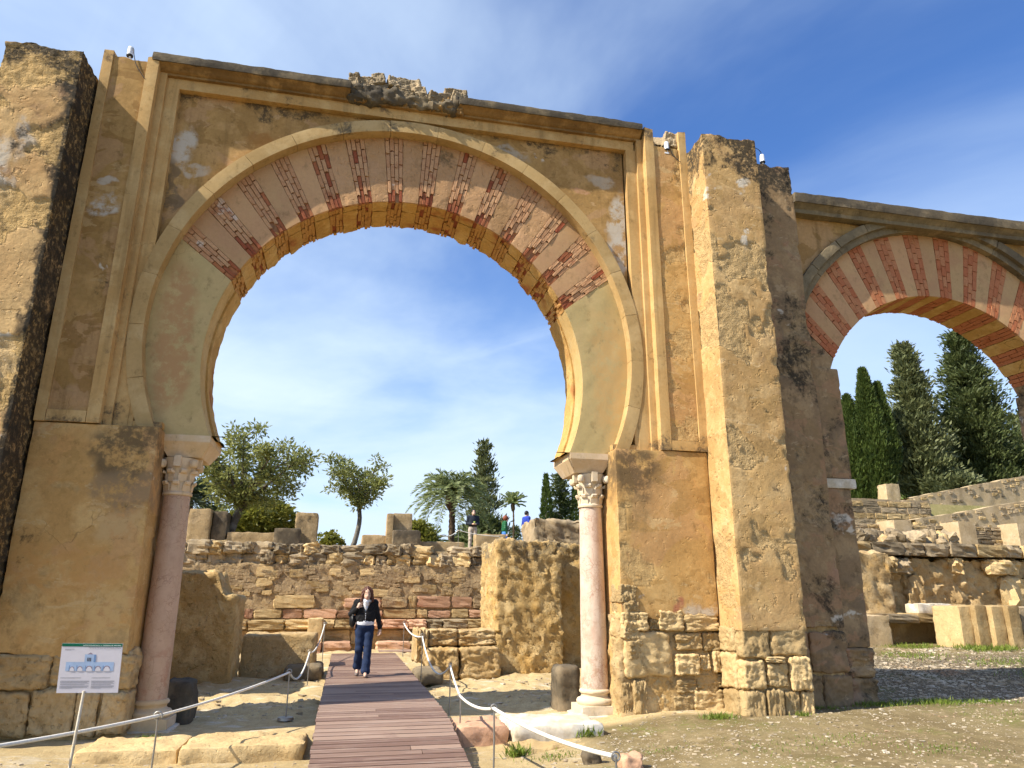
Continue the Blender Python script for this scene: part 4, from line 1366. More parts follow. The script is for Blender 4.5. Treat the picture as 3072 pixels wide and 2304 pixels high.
def impost(x0, x1, y0, y1, parent):
    """block over a capital: plain top band, flared underside"""
    z0, z1, z2 = 3.372, 3.562, 3.652
    xi0, xi1, yi0, yi1 = x0 + 0.11, x1 - 0.11, y0 + 0.12, y1 - 0.12
    lv = [(xi0, xi1, yi0, yi1, z0), (x0, x1, y0, y1, z1), (x0, x1, y0, y1, z2)]
    n = 8
    V, F = [], []
    for a, b, c, d, z in lv:
        ring = [(a + (b - a) * t / n, c, z) for t in range(n)] + [(b, c + (d - c) * t / n, z) for t in range(n)] + \
               [(b - (b - a) * t / n, d, z) for t in range(n)] + [(a, d - (d - c) * t / n, z) for t in range(n)]
        V += ring
    m_ = 4 * n
    for k in range(2):
        for i in range(m_):
            F.append((k * m_ + i, k * m_ + (i + 1) % m_, (k + 1) * m_ + (i + 1) % m_, (k + 1) * m_ + i))
    c0 = len(V)
    V.append(((xi0 + xi1) / 2, (yi0 + yi1) / 2, z0))
    V.append(((x0 + x1) / 2, (y0 + y1) / 2, z2))
    for i in range(m_):
        F.append((c0, (i + 1) % m_, i, c0))
        F.append((c0 + 1, 2 * m_ + i, 2 * m_ + (i + 1) % m_, c0 + 1))
    V = np.array(V)
    V += (0.003 * fbm(V, 6, 2, 9))[:, None]
    return mk('impost', V, np.array(F), M['capital'], parent, False)


impost(-2.56, -1.913, 10.205, 11.08, col_l)
impost(3.13, 3.78, 10.205, 11.12, col_r)
# ------------------------------------------------------------------ boardwalk
board = empty('boardwalk', (0.52, 13.0, 0.2), 'brown wooden plank boardwalk leading through the central arch', 'boardwalk')
BX0, BX1 = -0.245, 1.27


def bz(y):
    return float(np.interp(y, [4.0, 6.3, 9.3, 9.9, 19.2], [-0.32, -0.12, 0.235, 0.245, 0.235]))


PLK = []
for s in range(3):
    V, N, F = rbox(-0.5, 0.5, -0.5, 0.5, -0.5, 0.5, (0.25, 0.5, 0.5), 0)
    V = V + 0.012 * rng.standard_normal(V.shape) * np.array([0.1, 1, 1])
    PLK.append(mesh_np('plank_mesh', V, F, False))
y = 4.6
k = 0
while y < 19.15:
    w = 0.135
    sl = math.atan2(bz(y + w) - bz(y), w)
    wear = random.uniform(-0.008, 0.008)
    if random.random() < 0.18 and y > 6:
        xc = random.uniform(0.2, 0.9)
        for a, b in ((BX0, xc), (xc + 0.005, BX1)):
            inst('plank', random.choice(PLK), M['plank'], ((a + b) / 2 + wear, y + w / 2, bz(y + w / 2) - 0.014), (sl, 0, 0), (b - a, w - 0.016, 0.028), board)
    else:
        inst('plank', random.choice(PLK), M['plank'], ((BX0 + BX1) / 2 + wear, y + w / 2, bz(y + w / 2) - 0.014), (sl, 0, 0), (BX1 - BX0, w - 0.016, 0.028), board)
    y += w
for xs in (BX0 + 0.06, BX1 - 0.06, 0.5):
    ys = np.linspace(4.6, 19.1, 60)
    V = np.concatenate([np.stack([np.full(60, xs + dx), ys, np.array([bz(t) for t in ys]) + dz], -1) for dx, dz in
                        ((-0.03, -0.03), (0.03, -0.03), (0.03, -0.17), (-0.03, -0.17))])
    F = [(c * 60 + i, ((c + 1) % 4) * 60 + i, ((c + 1) % 4) * 60 + i + 1, c * 60 + i + 1) for c in range(4) for i in range(59)]
    mk('joist', V, np.array(F), M['deckside'], board, False)
slab('end_board', (0.9, 2.1, 19.22, 19.42, 0.06, 0.235), M['deckside'], board, 0.3, 0.004, 0.002)
slab('end_board', (0.88, 2.12, 19.2, 19.9, 0.236, 0.262), M['plank'], board, 0.3, 0.004, 0.002)

# ------------------------------------------------------------------ slabs and blocks on the ground by the arch
def lone(name, b, mat, label, cat, seed, rad=0.04, amp=0.04, res=0.05, freq=4.0, group=None, pit=0.02):
    o = slab(name, b, mat, None, res, rad, amp, freq, seed, 0.0, lump=pit * 2, gain=0.66)
    return tag(o, label, cat, group)


lone('kerb_slab', (-2.62, -1.62, 8.95, 9.75, -0.2, 0.045), M['stone'], 'worn shaded kerb slab in front of the left column', 'slab', 800)
lone('kerb_slab', (-1.60, -0.34, 8.85, 9.7, -0.2, 0.06), M['stone'], 'worn sunlit kerb slab touching the left edge of the boardwalk', 'slab', 801)
lone('paving_slab', (1.36, 1.98, 9.15, 9.9, -0.2, 0.12), M['stone_red'], 'pinkish stone slab beside the right edge of the boardwalk', 'slab', 802)
lone('paving_slab', (2.02, 3.12, 9.0, 9.95, -0.2, 0.13), M['stone_white'], 'pale worn slab in front of the right column base', 'slab', 803)
lone('paving_slab', (1.9, 2.9, 8.55, 8.95, -0.25, -0.01), M['stone'], 'low ochre slab below the pale slab, weeds at its edge', 'slab', 804)
lone('stone_stump', (3.08, 3.42, 10.85, 11.3, -0.1, 0.60), M['stone_dark'], 'dark weathered stone stump beside the right column', 'block', 805, 0.08, 0.05)
lone('stone_stump', (-2.25, -1.88, 10.85, 11.3, -0.1, 0.52), M['stone_dark'], 'dark weathered stone stump beside the left column', 'block', 806, 0.06, 0.05)
lone('rock', (2.42, 2.62, 7.62, 7.75, -0.06, 0.10), M['stone_dark'], 'dark loose rock lying on the path, the one nearer the boardwalk', 'rock', 807, 0.05, 0.05, 0.025, 8)
lone('rock', (2.72, 2.95, 7.3, 7.5, -0.04, 0.11), M['stone_red'], 'brown loose rock at the bottom edge right of the dark one', 'rock', 808, 0.05, 0.05, 0.025, 8)
lone('rock', (4.75, 4.9, 6.55, 6.65, -0.04, 0.10), M['stone_red'], 'small reddish rock at the lower right edge of the picture', 'rock', 809, 0.04, 0.04, 0.025, 8)

# ------------------------------------------------------------------ ruins behind the central arch
def topshape(f):
    def g(V):
        V = V.copy()
        z0, z1 = V[:, 2].min(), V[:, 2].max()
        V[:, 2] = z0 + (V[:, 2] - z0) * (f(V[:, 0], V[:, 1]) - z0) / (z1 - z0)
        return V
    return g


def eroded(name, b, mat, label, seed, f=None, amp=0.07, pit=0.06, res=0.055, cat='wall', group=None, freq=3.4, pfreq=5.0):
    o = slab(name, b, mat, None, res, 0.05, amp, freq, seed, 0.0, pfreq, 0.1, post=topshape(f) if f else None, octv=4, lump=pit * 1.9, gain=0.72)
    return tag(o, label, cat, group)


nz = lambda x, y, s: 0.12 * fbm(np.stack([x, y, 0 * x], -1), 3.0, 3, s)
eroded('eroded_wall', (-4.2, -1.93, 14.6, 15.7, -0.1, 2.05), M['rough_hi'], 'ragged plastered wall stub seen behind the left column', 820,
       lambda x, y: 2.05 - 0.42 * sstep(-2.35, -2.15, x) + nz(x, y, 3), 0.05, 0.05)
eroded('eroded_wall', (-8.0, -3.85, 12.6, 15.4, -0.1, 3.35), M['rough_hi'], 'unseen wall end behind the left jamb, added to shade the wall stub', 826,
       lambda x, y: 3.35 + 0.5 * nz(x, y, 13), 0.05, 0.04, 0.1)  # unseen wall, added to throw its shadow on the stub and low wall
eroded('low_wall', (-1.92, -0.52, 15.7, 16.6, -0.1, 0.88), M['rough'], 'low flat-topped wall left of the boardwalk behind the left column', 821,
       lambda x, y: 0.88 + 0.2 * nz(x, y, 4), 0.035, 0.03)
eroded('eroded_wall', (3.05, 4.48, 15.4, 17.2, 0.0, 2.8), M['rough_hi'], 'tall golden eroded wall block left of the right column', 822,
       lambda x, y: 2.78 + nz(x, y, 5), 0.05, 0.085, freq=4.6, pfreq=4.0)
eroded('eroded_wall', (4.5, 7.4, 16.0, 17.3, 0.0, 2.8), M['rough_hi'], 'eroded wall set back behind the right column', 823, lambda x, y: 2.75 + nz(x, y, 6), 0.08, 0.08)
eroded('eroded_wall', (4.5, 8.5, 17.9, 19.2, 2.2, 3.55), M['stone_grey'], 'upper weathered wall under the cypresses, just left of the right column', 824,
       lambda x, y: 3.5 + nz(x, y, 7), 0.08, 0.06)
low = empty('stepped_wall', (2.3, 15.6, 0.1), 'two-course low stone wall right of the boardwalk', 'wall')
stones(low, [(1.62, 2.25, 15.0, 0.9, 0.02, 0.60), (2.27, 3.08, 15.02, 0.9, 0.02, 0.60), (1.68, 2.28, 15.42, 0.9, 0.61, 0.93), (2.30, 3.1, 15.42, 0.9, 0.61, 0.92),
             (1.42, 1.66, 15.35, 0.8, 0.3, 0.94)], M['rough'], ST_HI)

# far retaining wall with red ashlar foot and rubble parapet
far = empty('retaining_wall', (0.0, 22.4, 0.2), 'long rubble retaining wall with reddish ashlar foot closing the court', 'wall')
slab('wall_core', (-9.0, 9.0, 22.05, 23.0, 0.2, 2.45), M['rubble_core'], far, 0.06, 0.04, 0.03, 3.5, 830, 0.0, 6.0, 0.15, octv=4, lump=0.10, gain=0.72)
items = course(-6.0, 4.6, 21.97, 0.3, 0.95, 1.22, 0.22, 1.0, 0.045, 0.03)
stones(far, [i for i in items if random.random() > 0.08], None, ST_LO, 'ashlar', 0.03, [M['stone_red'], M['stone_red'], M['stone']])
items = course(-6.0, 4.6, 21.97, 0.3, 1.23, 1.58, 0.2, 1.3, 0.05, 0.05)
stones(far, [i for i in items if random.random() > 0.18], None, ST_LO, 'ashlar', 0.04, [M['stone_red'], M['rubble_core'], M['stone_red'], M['stone']])
for k in range(150):
    x, z = random.uniform(-5.5, 4.5), random.uniform(1.62, 2.25)
    w = random.uniform(0.12, 0.36)
    inst('rubble_stone', random.choice(ST_LO), random.choice((M['stone'], M['rubble_core'], M['rubble_core'])), (x, 22.085, z), (random.uniform(-0.1, 0.1), random.uniform(-0.15, 0.15), random.choice((0, math.pi))),
         (w * 1.3, 0.14, w * random.uniform(0.5, 0.8)), far)
par = empty('rubble_parapet', (0.0, 22.2, 2.45), 'two loose courses of rubble along the top of the retaining wall', 'parapet')
slab('parapet_core', (-9.0, 9.0, 22.25, 22.95, 2.35, 2.86), M['rubble_core'], par, 0.1, 0.05, 0.08, 3, 834, 0.0, lump=0.15)
for z0, z1, a, b in ((2.42, 2.74, 0.28, 0.62), (2.72, 3.02, 0.28, 0.66)):
    for x0, x1, yf, d, za, zb in course(-7.5, 4.9, 22.02, 0.5, z0, z1, a, b, 0.015, 0.05):
        if random.random() > 0.06:
            inst('rubble_stone', random.choice(ST_RUB), random.choice((M['stone_grey'], M['stone'], M['stone_grey'])), ((x0 + x1) / 2, yf + 0.25 + random.uniform(-0.06, 0.1), (za + zb) / 2),
                 (random.uniform(-0.2, 0.2), random.uniform(-0.12, 0.12), random.uniform(-0.3, 0.3)), ((x1 - x0) * 1.12, d, (zb - za) * 1.15), par)
stp = empty('stone_bench', (0.0, 21.5, 0.2), 'stepped stone bench running along the foot of the retaining wall', 'steps')
slab('bench_core', (-9.0, 9.0, 21.45, 22.0, 0.1, 0.86), M['rough'], stp, 0.09, 0.03, 0.03, 3, 840, 0.03)
stones(stp, course(-6.0, 4.8, 21.25, 0.75, 0.70, 0.95, 0.35, 1.0, 0.025), None, ST_LO, 'step_stone', 0.03, [M['stone_red'], M['stone_grey'], M['stone']])
stones(stp, course(-6.0, 4.8, 21.38, 0.4, 0.30, 0.68, 0.5, 1.1, 0.025), None, ST_LO, 'step_stone', 0.02, [M['stone'], M['rough']])
stones(stp, [i for i in course(-6.0, 4.8, 20.6, 0.7, 0.10, 0.42, 0.5, 1.3, 0.04) if i[0] < 0.0 or random.random() > 0.3], None, ST_LO, 'step_stone', 0.06,
       [M['stone_red'], M['stone']])
lone('bench_block', (-0.95, -0.55, 20.9, 21.4, 0.1, 1.0), M['stone'], 'squared block standing at the left end of the steps', 'block', 842, 0.05, 0.03, 0.08)
lone('flat_rock', (-1.05, -0.35, 15.2, 16.4, 0.0, 0.30), M['stone_grey'], 'flat grey rock between low wall and boardwalk', 'rock', 843, 0.08, 0.05, 0.07)
lone('flat_rock', (1.32, 1.85, 14.2, 14.9, 0.0, 0.28), M['stone_grey'], 'grey rock against the boardwalk before the two-course wall', 'rock', 844, 0.08, 0.05, 0.07)

# pillars and wall stubs on the terrace above
def block(name, x0, x1, y0, d, z0, z1, mat, label, cat, seed, group='masonry stubs on the terrace'):
    return lone(name, (x0, x1, y0, y0 + d, z0, z1), mat, label, cat, seed, 0.04, 0.03, 0.07, 3.0, group)


M['pillar'] = masonry('terrace_pillar_plaster', (0.38, 0.27, 0.14), (0.30, 0.215, 0.115), (0.44, 0.32, 0.18), 0.95, bump=0.7, bdist=0.04, lich_col=(0.12, 0.095, 0.06))
block('masonry_pillar', -5.35, -4.65, 26.4, 0.7, 2.9, 4.40, M['pillar'], 'stone pillar on the terrace left of the leafy tree trunk', 'pillar', 850)
block('wall_stub', -4.62, -4.15, 26.7, 0.9, 2.9, 4.35, M['stone_dark'], 'dark wall stub between the left pillar and the tree trunk', 'wall', 851)
block('low_wall', -4.1, -2.35, 26.6, 0.5, 2.9, 3.66, M['pillar'], 'low grey-brown wall on the terrace behind the leafy tree', 'wall', 852)
block('wall_stub', -2.45, -1.62, 25.4, 0.8, 2.9, 3.72, M['stone_dark'], 'dark cube-like wall stub on the terrace left of the woman', 'wall', 853)
block('masonry_pillar', -1.85, -1.12, 26.2, 0.7, 2.9, 4.33, M['pillar'], 'stone pillar behind the dark stub, alone against the sky', 'pillar', 854)
block('low_wall', 0.42, 1.25, 26.2, 0.6, 2.9, 3.62, M['pillar'], 'low wall on the terrace left of the pillar pair', 'wall', 855)
pp = empty('masonry_pillar', (1.6, 26.3, 2.9), 'two-part stone pillar on the terrace behind a dark stub', 'pillar', 'masonry stubs on the terrace')
slab('shaft', (1.24, 1.47, 26.0, 26.7, 2.9, 4.36), M['pillar'], pp, 0.08, 0.03, 0.02, 3, 856)
slab('shaft', (1.48, 2.14, 26.25, 27.0, 2.9, 4.40), M['pillar'], pp, 0.08, 0.03, 0.02, 3, 857)
block('wall_stub', 1.43, 2.36, 25.2, 0.8, 2.9, 3.72, M['stone_dark'], 'dark wall stub on the terrace right of the woman', 'wall', 858)
block('low_wall', 2.42, 4.1, 26.6, 0.6, 2.9, 3.46, M['pillar'], 'very low wall on the terrace in front of the feathery palm', 'wall', 859)
block('stone_counter', 4.55, 5.7, 26.9, 0.7, 3.0, 3.78, M['pillar'], 'low slab-topped wall on the terrace right of the standing man', 'wall', 860)

# ------------------------------------------------------------------ ruins behind the side arch
bench = empty('stone_ledge', (14.4, 18.0, 0.3), 'overhanging stone ledge above a dark hollow behind the side arch', 'ledge')
slab('ledge_core', (11.5, 19.5, 17.7, 19.6, 0.2, 1.05), M['rough'], bench, 0.12, 0.04, 0.04, 2.5, 870, 0.03)
slab('end_wall', (11.2, 13.75, 17.05, 18.2, 0.1, 1.14), M['pale_wall'], bench, 0.09, 0.04, 0.03, 2.5, 871, 0.03)
stones(bench, course(13.7, 16.6, 17.1, 0.9, 0.92, 1.17, 0.7, 1.3, 0.02), None, ST_LO, 'ledge_stone', 0.03, [M['stone_grey'], M['stone']])
lone('marble_fragment', (15.1, 16.3, 17.6, 18.1, 1.14, 1.42), M['stone_white'], 'pale stone fragment lying on the ledge', 'stone', 872, 0.05, 0.05, 0.08)
cap4 = empty('stone_slabs', (15.6, 16.3, 0.4), 'row of four upright sunlit slabs at the end of the ledge', 'slabs')
for k in range(4):
    x = 14.85 + 0.345 * k
    slab('upright_slab', (x, x + 0.34, 15.95 - 0.14 * k, 16.85 - 0.14 * k, 0.3, 1.38 + 0.02 * (k % 2)), M['stone'], cap4, 0.06, 0.03, 0.015, 3, 960 + k, lump=0.04, gain=0.68)
lone('stone_block', (16.4, 18.4, 15.7, 17.0, 0.2, 1.36), M['stone_grey'], 'shaded squared block at the right picture edge by the upright slabs', 'block', 873, 0.04, 0.03, 0.1)
eroded('eroded_buttress', (13.0, 15.05, 18.35, 20.2, 1.0, 2.92), M['rough'], 'sunlit eroded buttress left of the coursed wall behind the side arch', 874,
       lambda x, y: 2.9 + nz(x, y, 8), 0.14, 0.12, 0.08, 'buttress', None, 1.8, 3.5)
rw = empty('coursed_wall', (18.0, 20.0, 1.0), 'deeply eroded wall under a course of grey coping stones', 'wall')
slab('wall_core', (13.8, 26.0, 20.0, 21.0, 0.9, 2.72), M['rough'], rw, 0.08, 0.05, 0.16, 1.6, 880, 0.0, 3.5, 0.1, octv=4, lump=0.5, gain=0.66)
stones(rw, course(14.2, 25.0, 19.7, 1.2, 2.80, 3.22, 0.4, 1.6, 0.03), None, ST_LO, 'coping_stone', 0.04, [M['stone_grey'], M['stone_grey'], M['stone']])
its = course(14.8, 25, 19.72, 0.8, 2.26, 2.78, 0.4, 0.9, 0.05)
stones(rw, [i for i in its if random.random() > 0.35], None, ST_RUB, 'wall_stone', 0.12, [M['stone_grey'], M['rough'], M['stone']])
its = course(14.8, 25, 19.85, 0.8, 1.1, 2.24, 0.5, 1.0, 0.08)
stones(rw, [i for i in its if random.random() > 0.5], None, ST_RUB, 'wall_stone', 0.15, [M['rough'], M['stone']])
t2 = empty('terrace_wall', (24.0, 26.2, 3.2), 'upper terrace wall of thin courses with pale square pilasters', 'wall')
slab('wall_core', (17.5, 33.0, 26.4, 27.0, 2.9, 4.50), M['stone_grey'], t2, 0.12, 0.03, 0.05, 4, 890, 0.05, 6)
z = 3.15
while z < 4.45:
    hgt = random.uniform(0.13, 0.2)
    stones(t2, course(18.0, 29.5, 26.30, 0.3, z, z + hgt, 0.3, 0.75, 0.02), None, ST_LO, 'wall_stone', 0.04, [M['stone_grey'], M['stone'], M['stone_grey']])
    z += hgt
for k, x in enumerate((21.3, 24.35, 27.25)):
    slab('pilaster', (x, x + 0.82, 25.45, 26.45, 2.9, 4.58), M['pale_wall'], t2, 0.12, 0.02, 0.015, 3, 895 + k)
ridge = empty('rubble_ridge', (19.6, 24.0, 3.0), 'ridge of broken rubble below the terrace wall', 'rubble')
slab('ridge_core', (16.6, 22.3, 23.4, 24.6, 2.7, 3.95), M['rough'], ridge, 0.10, 0.15, 0.2, 1.5, 900, 0.0, 3, lump=0.5, post=topshape(lambda x, y: 3.9 + 3 * nz(x, y, 9)))
for k in range(14):
    x = 17.0 + 0.38 * k
    inst('rubble_stone', ST_RUB[k % 6], M['stone_grey'], (x, 23.5 + 0.1 * (k % 3), 3.45 + 0.2 * (k % 2)), (k, k * 0.3, k * 0.7), (0.6, 0.6, 0.42), ridge)
uw = empty('upper_wall', (33.0, 38.5, 6.0), 'brown stone wall below the slender cypresses', 'wall')
slab('wall_core', (28.5, 34.6, 38.0, 38.9, 4.0, 7.25), M['stone_grey'], uw, 0.2, 0.05, 0.08, 2, 905, 0.06, 3)
z = 4.6
while z < 7.1:
    stones(uw, course(29.0, 34.5, 37.95, 0.4, z, z + 0.36, 0.5, 1.1, 0.03), None, ST_LO, 'wall_stone', 0.04, [M['stone_grey'], M['stone']])
    z += 0.36


def ramp_wall(name, x0, x1, y0, y1, za0, za1, h, label, seed):
    """long wall whose top climbs to the right; pale stones in its upper courses"""
    r = empty(name, (x0, y0, za0 - h), label, 'wall', 'climbing pale walls above the terraces')
    n = 80
    t = np.linspace(0, 1, n + 1)
    xs, ys = x0 + (x1 - x0) * t, y0 + (y1 - y0) * t
    zt = za0 + (za1 - za0) * t + 0.08 * fbm(np.stack([xs, ys, 0 * xs], -1), 1.5, 3, seed)
    rows = [(0, -h), (0, -0.75 * h), (0, -0.5 * h), (0, -0.25 * h), (0, 0), (0.8, 0), (0.8, -h)]
    V = np.concatenate([np.stack([xs, ys + dy, zt + dz], -1) for dy, dz in rows])
    V[:, 1] += 0.06 * fbm(V, 2.0, 3, seed + 1)
    F = [(k * (n + 1) + i, k * (n + 1) + i + 1, (k + 1) * (n + 1) + i + 1, (k + 1) * (n + 1) + i) for k in range(len(rows) - 1) for i in range(n)]
    mk('wall_face', V, np.array(F), M['pale_wall'], r)
    for row in range(4):
        x = x0
        while x < x1:
            w = random.uniform(0.25, 0.6)
            tt = (x - x0) / (x1 - x0)
            if random.random() > (0.35, 0.45, 0.7, 0.85)[row]:
                inst('wall_stone', random.choice(ST_LO), random.choice((M['pale_wall'], M['stone_grey'], M['stone'])),
                     (x + w / 2, y0 + (y1 - y0) * tt + 0.11, za0 + (za1 - za0) * tt - 0.14 - 0.3 * row + random.uniform(-0.05, 0.05)), (0, random.uniform(-0.1, 0.1), 0),
                     (w * 0.75, 0.3, 0.17), r)
            x += w
    return r


ramp_wall('ramp_wall', 29.8, 44.0, 34.0, 34.4, 5.6, 7.9, 3.4, 'lower of two pale walls climbing to the right above the terrace', 910)
ramp_wall('ramp_wall', 34.4, 47.0, 39.5, 40.0, 7.6, 10.0, 2.8, 'upper of two pale walls climbing to the right under the firs', 911)
eroded('gable_wall', (36.6, 37.7, 44.0, 45.0, 6.5, 9.25), M['pale_wall'], 'small pale gable end glimpsed between the cypress trunks', 912, None, 0.05, 0.03, 0.15)
# ------------------------------------------------------------------ foliage helpers
def leaves(c, d, ln, wd, seed=0, fold=0.0):
    """rhombus leaves at points c along unit directions d"""
    r = np.random.default_rng(seed)
    c, d = np.asarray(c, float), np.asarray(d, float)
    d = d / np.maximum(np.linalg.norm(d, axis=1, keepdims=True), 1e-9)
    q = r.standard_normal(c.shape)
    s = np.cross(d, q)
    s /= np.maximum(np.linalg.norm(s, axis=1, keepdims=True), 1e-9)
    ln = np.asarray(ln, float).reshape(-1, 1) * r.uniform(0.7, 1.25, (len(c), 1))
    wd = np.asarray(wd, float).reshape(-1, 1) * r.uniform(0.7, 1.25, (len(c), 1))
    V = np.stack([c, c + d * ln * 0.5 + s * wd, c + d * ln, c + d * ln * 0.5 - s * wd], 1).reshape(-1, 3)
    F = np.arange(len(c) * 4).reshape(-1, 4)
    return V, F


def rdir(n, r):
    v = r.standard_normal((n, 3))
    return v / np.linalg.norm(v, axis=1, keepdims=True)


def bez(p0, p1, p2, n):
    t = np.linspace(0, 1, n)[:, None]
    return (1 - t) ** 2 * p0 + 2 * t * (1 - t) * p1 + t * t * p2


def broadleaf(name, base, fork_h, fork_dx, crown, rad, r0, nlimb, ntwig, nleaf, label, seed, mat='leaf', leaf=(0.17, 0.03), lean=0.0, group='trees beyond the ruins'):
    r = np.random.default_rng(seed)
    base = np.array(base, float)
    root = empty(name, tuple(base), label, 'tree', group)
    fork = base + np.array([fork_dx, 0, fork_h])
    parts = []
    tr = bez(base, (base + fork) / 2 + np.array([lean, 0, 0]), fork, 10)
    parts.append(tube(tr + 0.02 * r.standard_normal(tr.shape) * np.linspace(0, 1, 10)[:, None], np.linspace(r0, r0 * 0.72, 10), 10))
    C = np.array(crown, float)
    R = np.array(rad, float)
    tips = []
    for k in range(nlimb):
        a = 2 * math.pi * (k + r.uniform(-0.3, 0.3)) / nlimb
        el = r.uniform(-0.1, 0.9)
        tgt = C + R * np.array([math.cos(a) * math.cos(el), math.sin(a) * math.cos(el), math.sin(el)]) * r.uniform(0.55, 0.8)
        mid = fork + (tgt - fork) * 0.45 + np.array([0, 0, 0.18 * R[2]]) + 0.08 * R * r.standard_normal(3)
        L = bez(fork, mid, tgt, 12)
        parts.append(tube(L, np.linspace(r0 * 0.5, r0 * 0.10, 12), 6, False))
        for j in range(ntwig):
            i = r.integers(3, 12)
            p = L[i]
            out = (p - C) / R
            out = out / max(np.linalg.norm(out), 0.2) + 0.9 * r.standard_normal(3)
            out[2] += 0.25
            q = p + out / np.linalg.norm(out) * R * r.uniform(0.22, 0.5)
            e = (q - C) / R
            en = np.linalg.norm(e)
            if en > 1.0:
                q = C + R * e / en * r.uniform(0.85, 1.05)
            tw = bez(p, (p + q) / 2 + np.array([0, 0, 0.06 * R[2]]), q, 6)
            parts.append(tube(tw, np.linspace(r0 * 0.11, r0 * 0.03, 6), 4, False))
            tips += [tw[-1], tw[-2], tw[3]]
    V, F = join_arr(parts)
    mk('trunk', V, F, M['bark'], root)
    tips = np.array(tips)
    idx = r.integers(0, len(tips), nleaf)
    jit = r.standard_normal((nleaf, 3)) * 0.06 * R
    c = tips[idx] + jit
    d = jit / np.maximum(np.linalg.norm(jit, axis=1, keepdims=True), 1e-6) + 0.6 * rdir(nleaf, r) + np.array([0, 0, 0.15])
    V, F = leaves(c, d, leaf[0], leaf[1], seed)
    mk('crown', V, F, M[mat], root, False)
    return root


def conifer(name, base, h, w, n, label, seed, mat='leaf_con', tuft=0.4, power=0.8, tip=0.0, droop=0.15, layers=26, r0=0.25, group='conifers behind the ruins', bare=0.06):
    r = np.random.default_rng(seed)
    base = np.array(base, float)
    root = empty(name, tuple(base), label, 'tree', group)
    V, F = tube(np.array([base, base + [0, 0, h * 0.5], base + [0, 0, h * 0.98]]), [r0, r0 * 0.55, 0.02], 8)
    mk('trunk', V, F, M['bark'], root)
    pts, dirs = [], []
    nb = layers * 7
    for b in range(nb):
        f = bare + (1 - bare) * (b + r.uniform(0, 1)) / nb
        z = f * h
        rad = w * (1 - f) ** power * r.uniform(0.72, 1.12) * (0.75 + 0.25 * math.sin(b * 1.7)) + 0.04 * w
        a = r.uniform(0, 2 * math.pi)
        k = max(6, int(n / nb * (1.5 - f) * 1.0))
        s = np.sqrt(r.uniform(0.04, 1.0, k))
        spread = 0.10 * w + 0.16 * rad
        x = rad * s
        P = np.stack([x * math.cos(a), x * math.sin(a), z + droop * rad * (np.sin(s * 2.2) - 0.6 * s * s) * 0 - droop * x + 0.25 * x * s * tip], -1)
        P += r.standard_normal((k, 3)) * np.array([spread, spread, 0.022 * h * (1.2 - f)])
        pts.append(base + P)
        o = np.stack([np.full(k, math.cos(a)), np.full(k, math.sin(a)), np.full(k, 0.35 + tip)], -1)
        dirs.append(o + 0.7 * rdir(k, r))
    c, d = np.concatenate(pts), np.concatenate(dirs)
    V, F = leaves(c, d, tuft, tuft * 0.15, seed)
    mk('crown', V, F, M[mat], root, False)
    return root


def cypress(name, base, h, w, n, label, seed, mat='leaf_cyp', tuft=0.35, group='conifers behind the ruins', forks=()):
    r = np.random.default_rng(seed)
    base = np.array(base, float)
    root = empty(name, tuple(base), label, 'tree', group)
    V, F = tube(np.array([base, base + [0, 0, h * 0.9]]), [0.22, 0.03], 8)
    mk('trunk', V, F, M['bark'], root)
    allp, alld = [], []
    for dx, hh, ww, m in ((0, h, w, n), *forks):
        f = r.uniform(0, 1, m) ** 1.15
        a = r.uniform(0, 2 * math.pi, m)
        prof = ww * np.sin(np.clip((f * 0.92 + 0.08), 0, 1) * math.pi) ** 0.5 * (1 - f) ** 0.42 * 1.25
        lump = 1 + 0.22 * fbm(np.stack([3 * np.cos(a), 3 * np.sin(a), f * hh * 0.9], -1), 1.0, 2, seed)
        rad = prof * lump * r.uniform(0.80, 1.04, m)
        allp.append(base + np.stack([dx * np.minimum(1, f * 3) + rad * np.cos(a), rad * np.sin(a), f * hh + 0.1], -1))
        alld.append(np.stack([0.6 * np.cos(a), 0.6 * np.sin(a), np.full(m, 1.2)], -1) + 0.5 * rdir(m, r))
    V, F = leaves(np.concatenate(allp), np.concatenate(alld), tuft, tuft * 0.16, seed)
    mk('crown', V, F, M[mat], root, False)
    return root


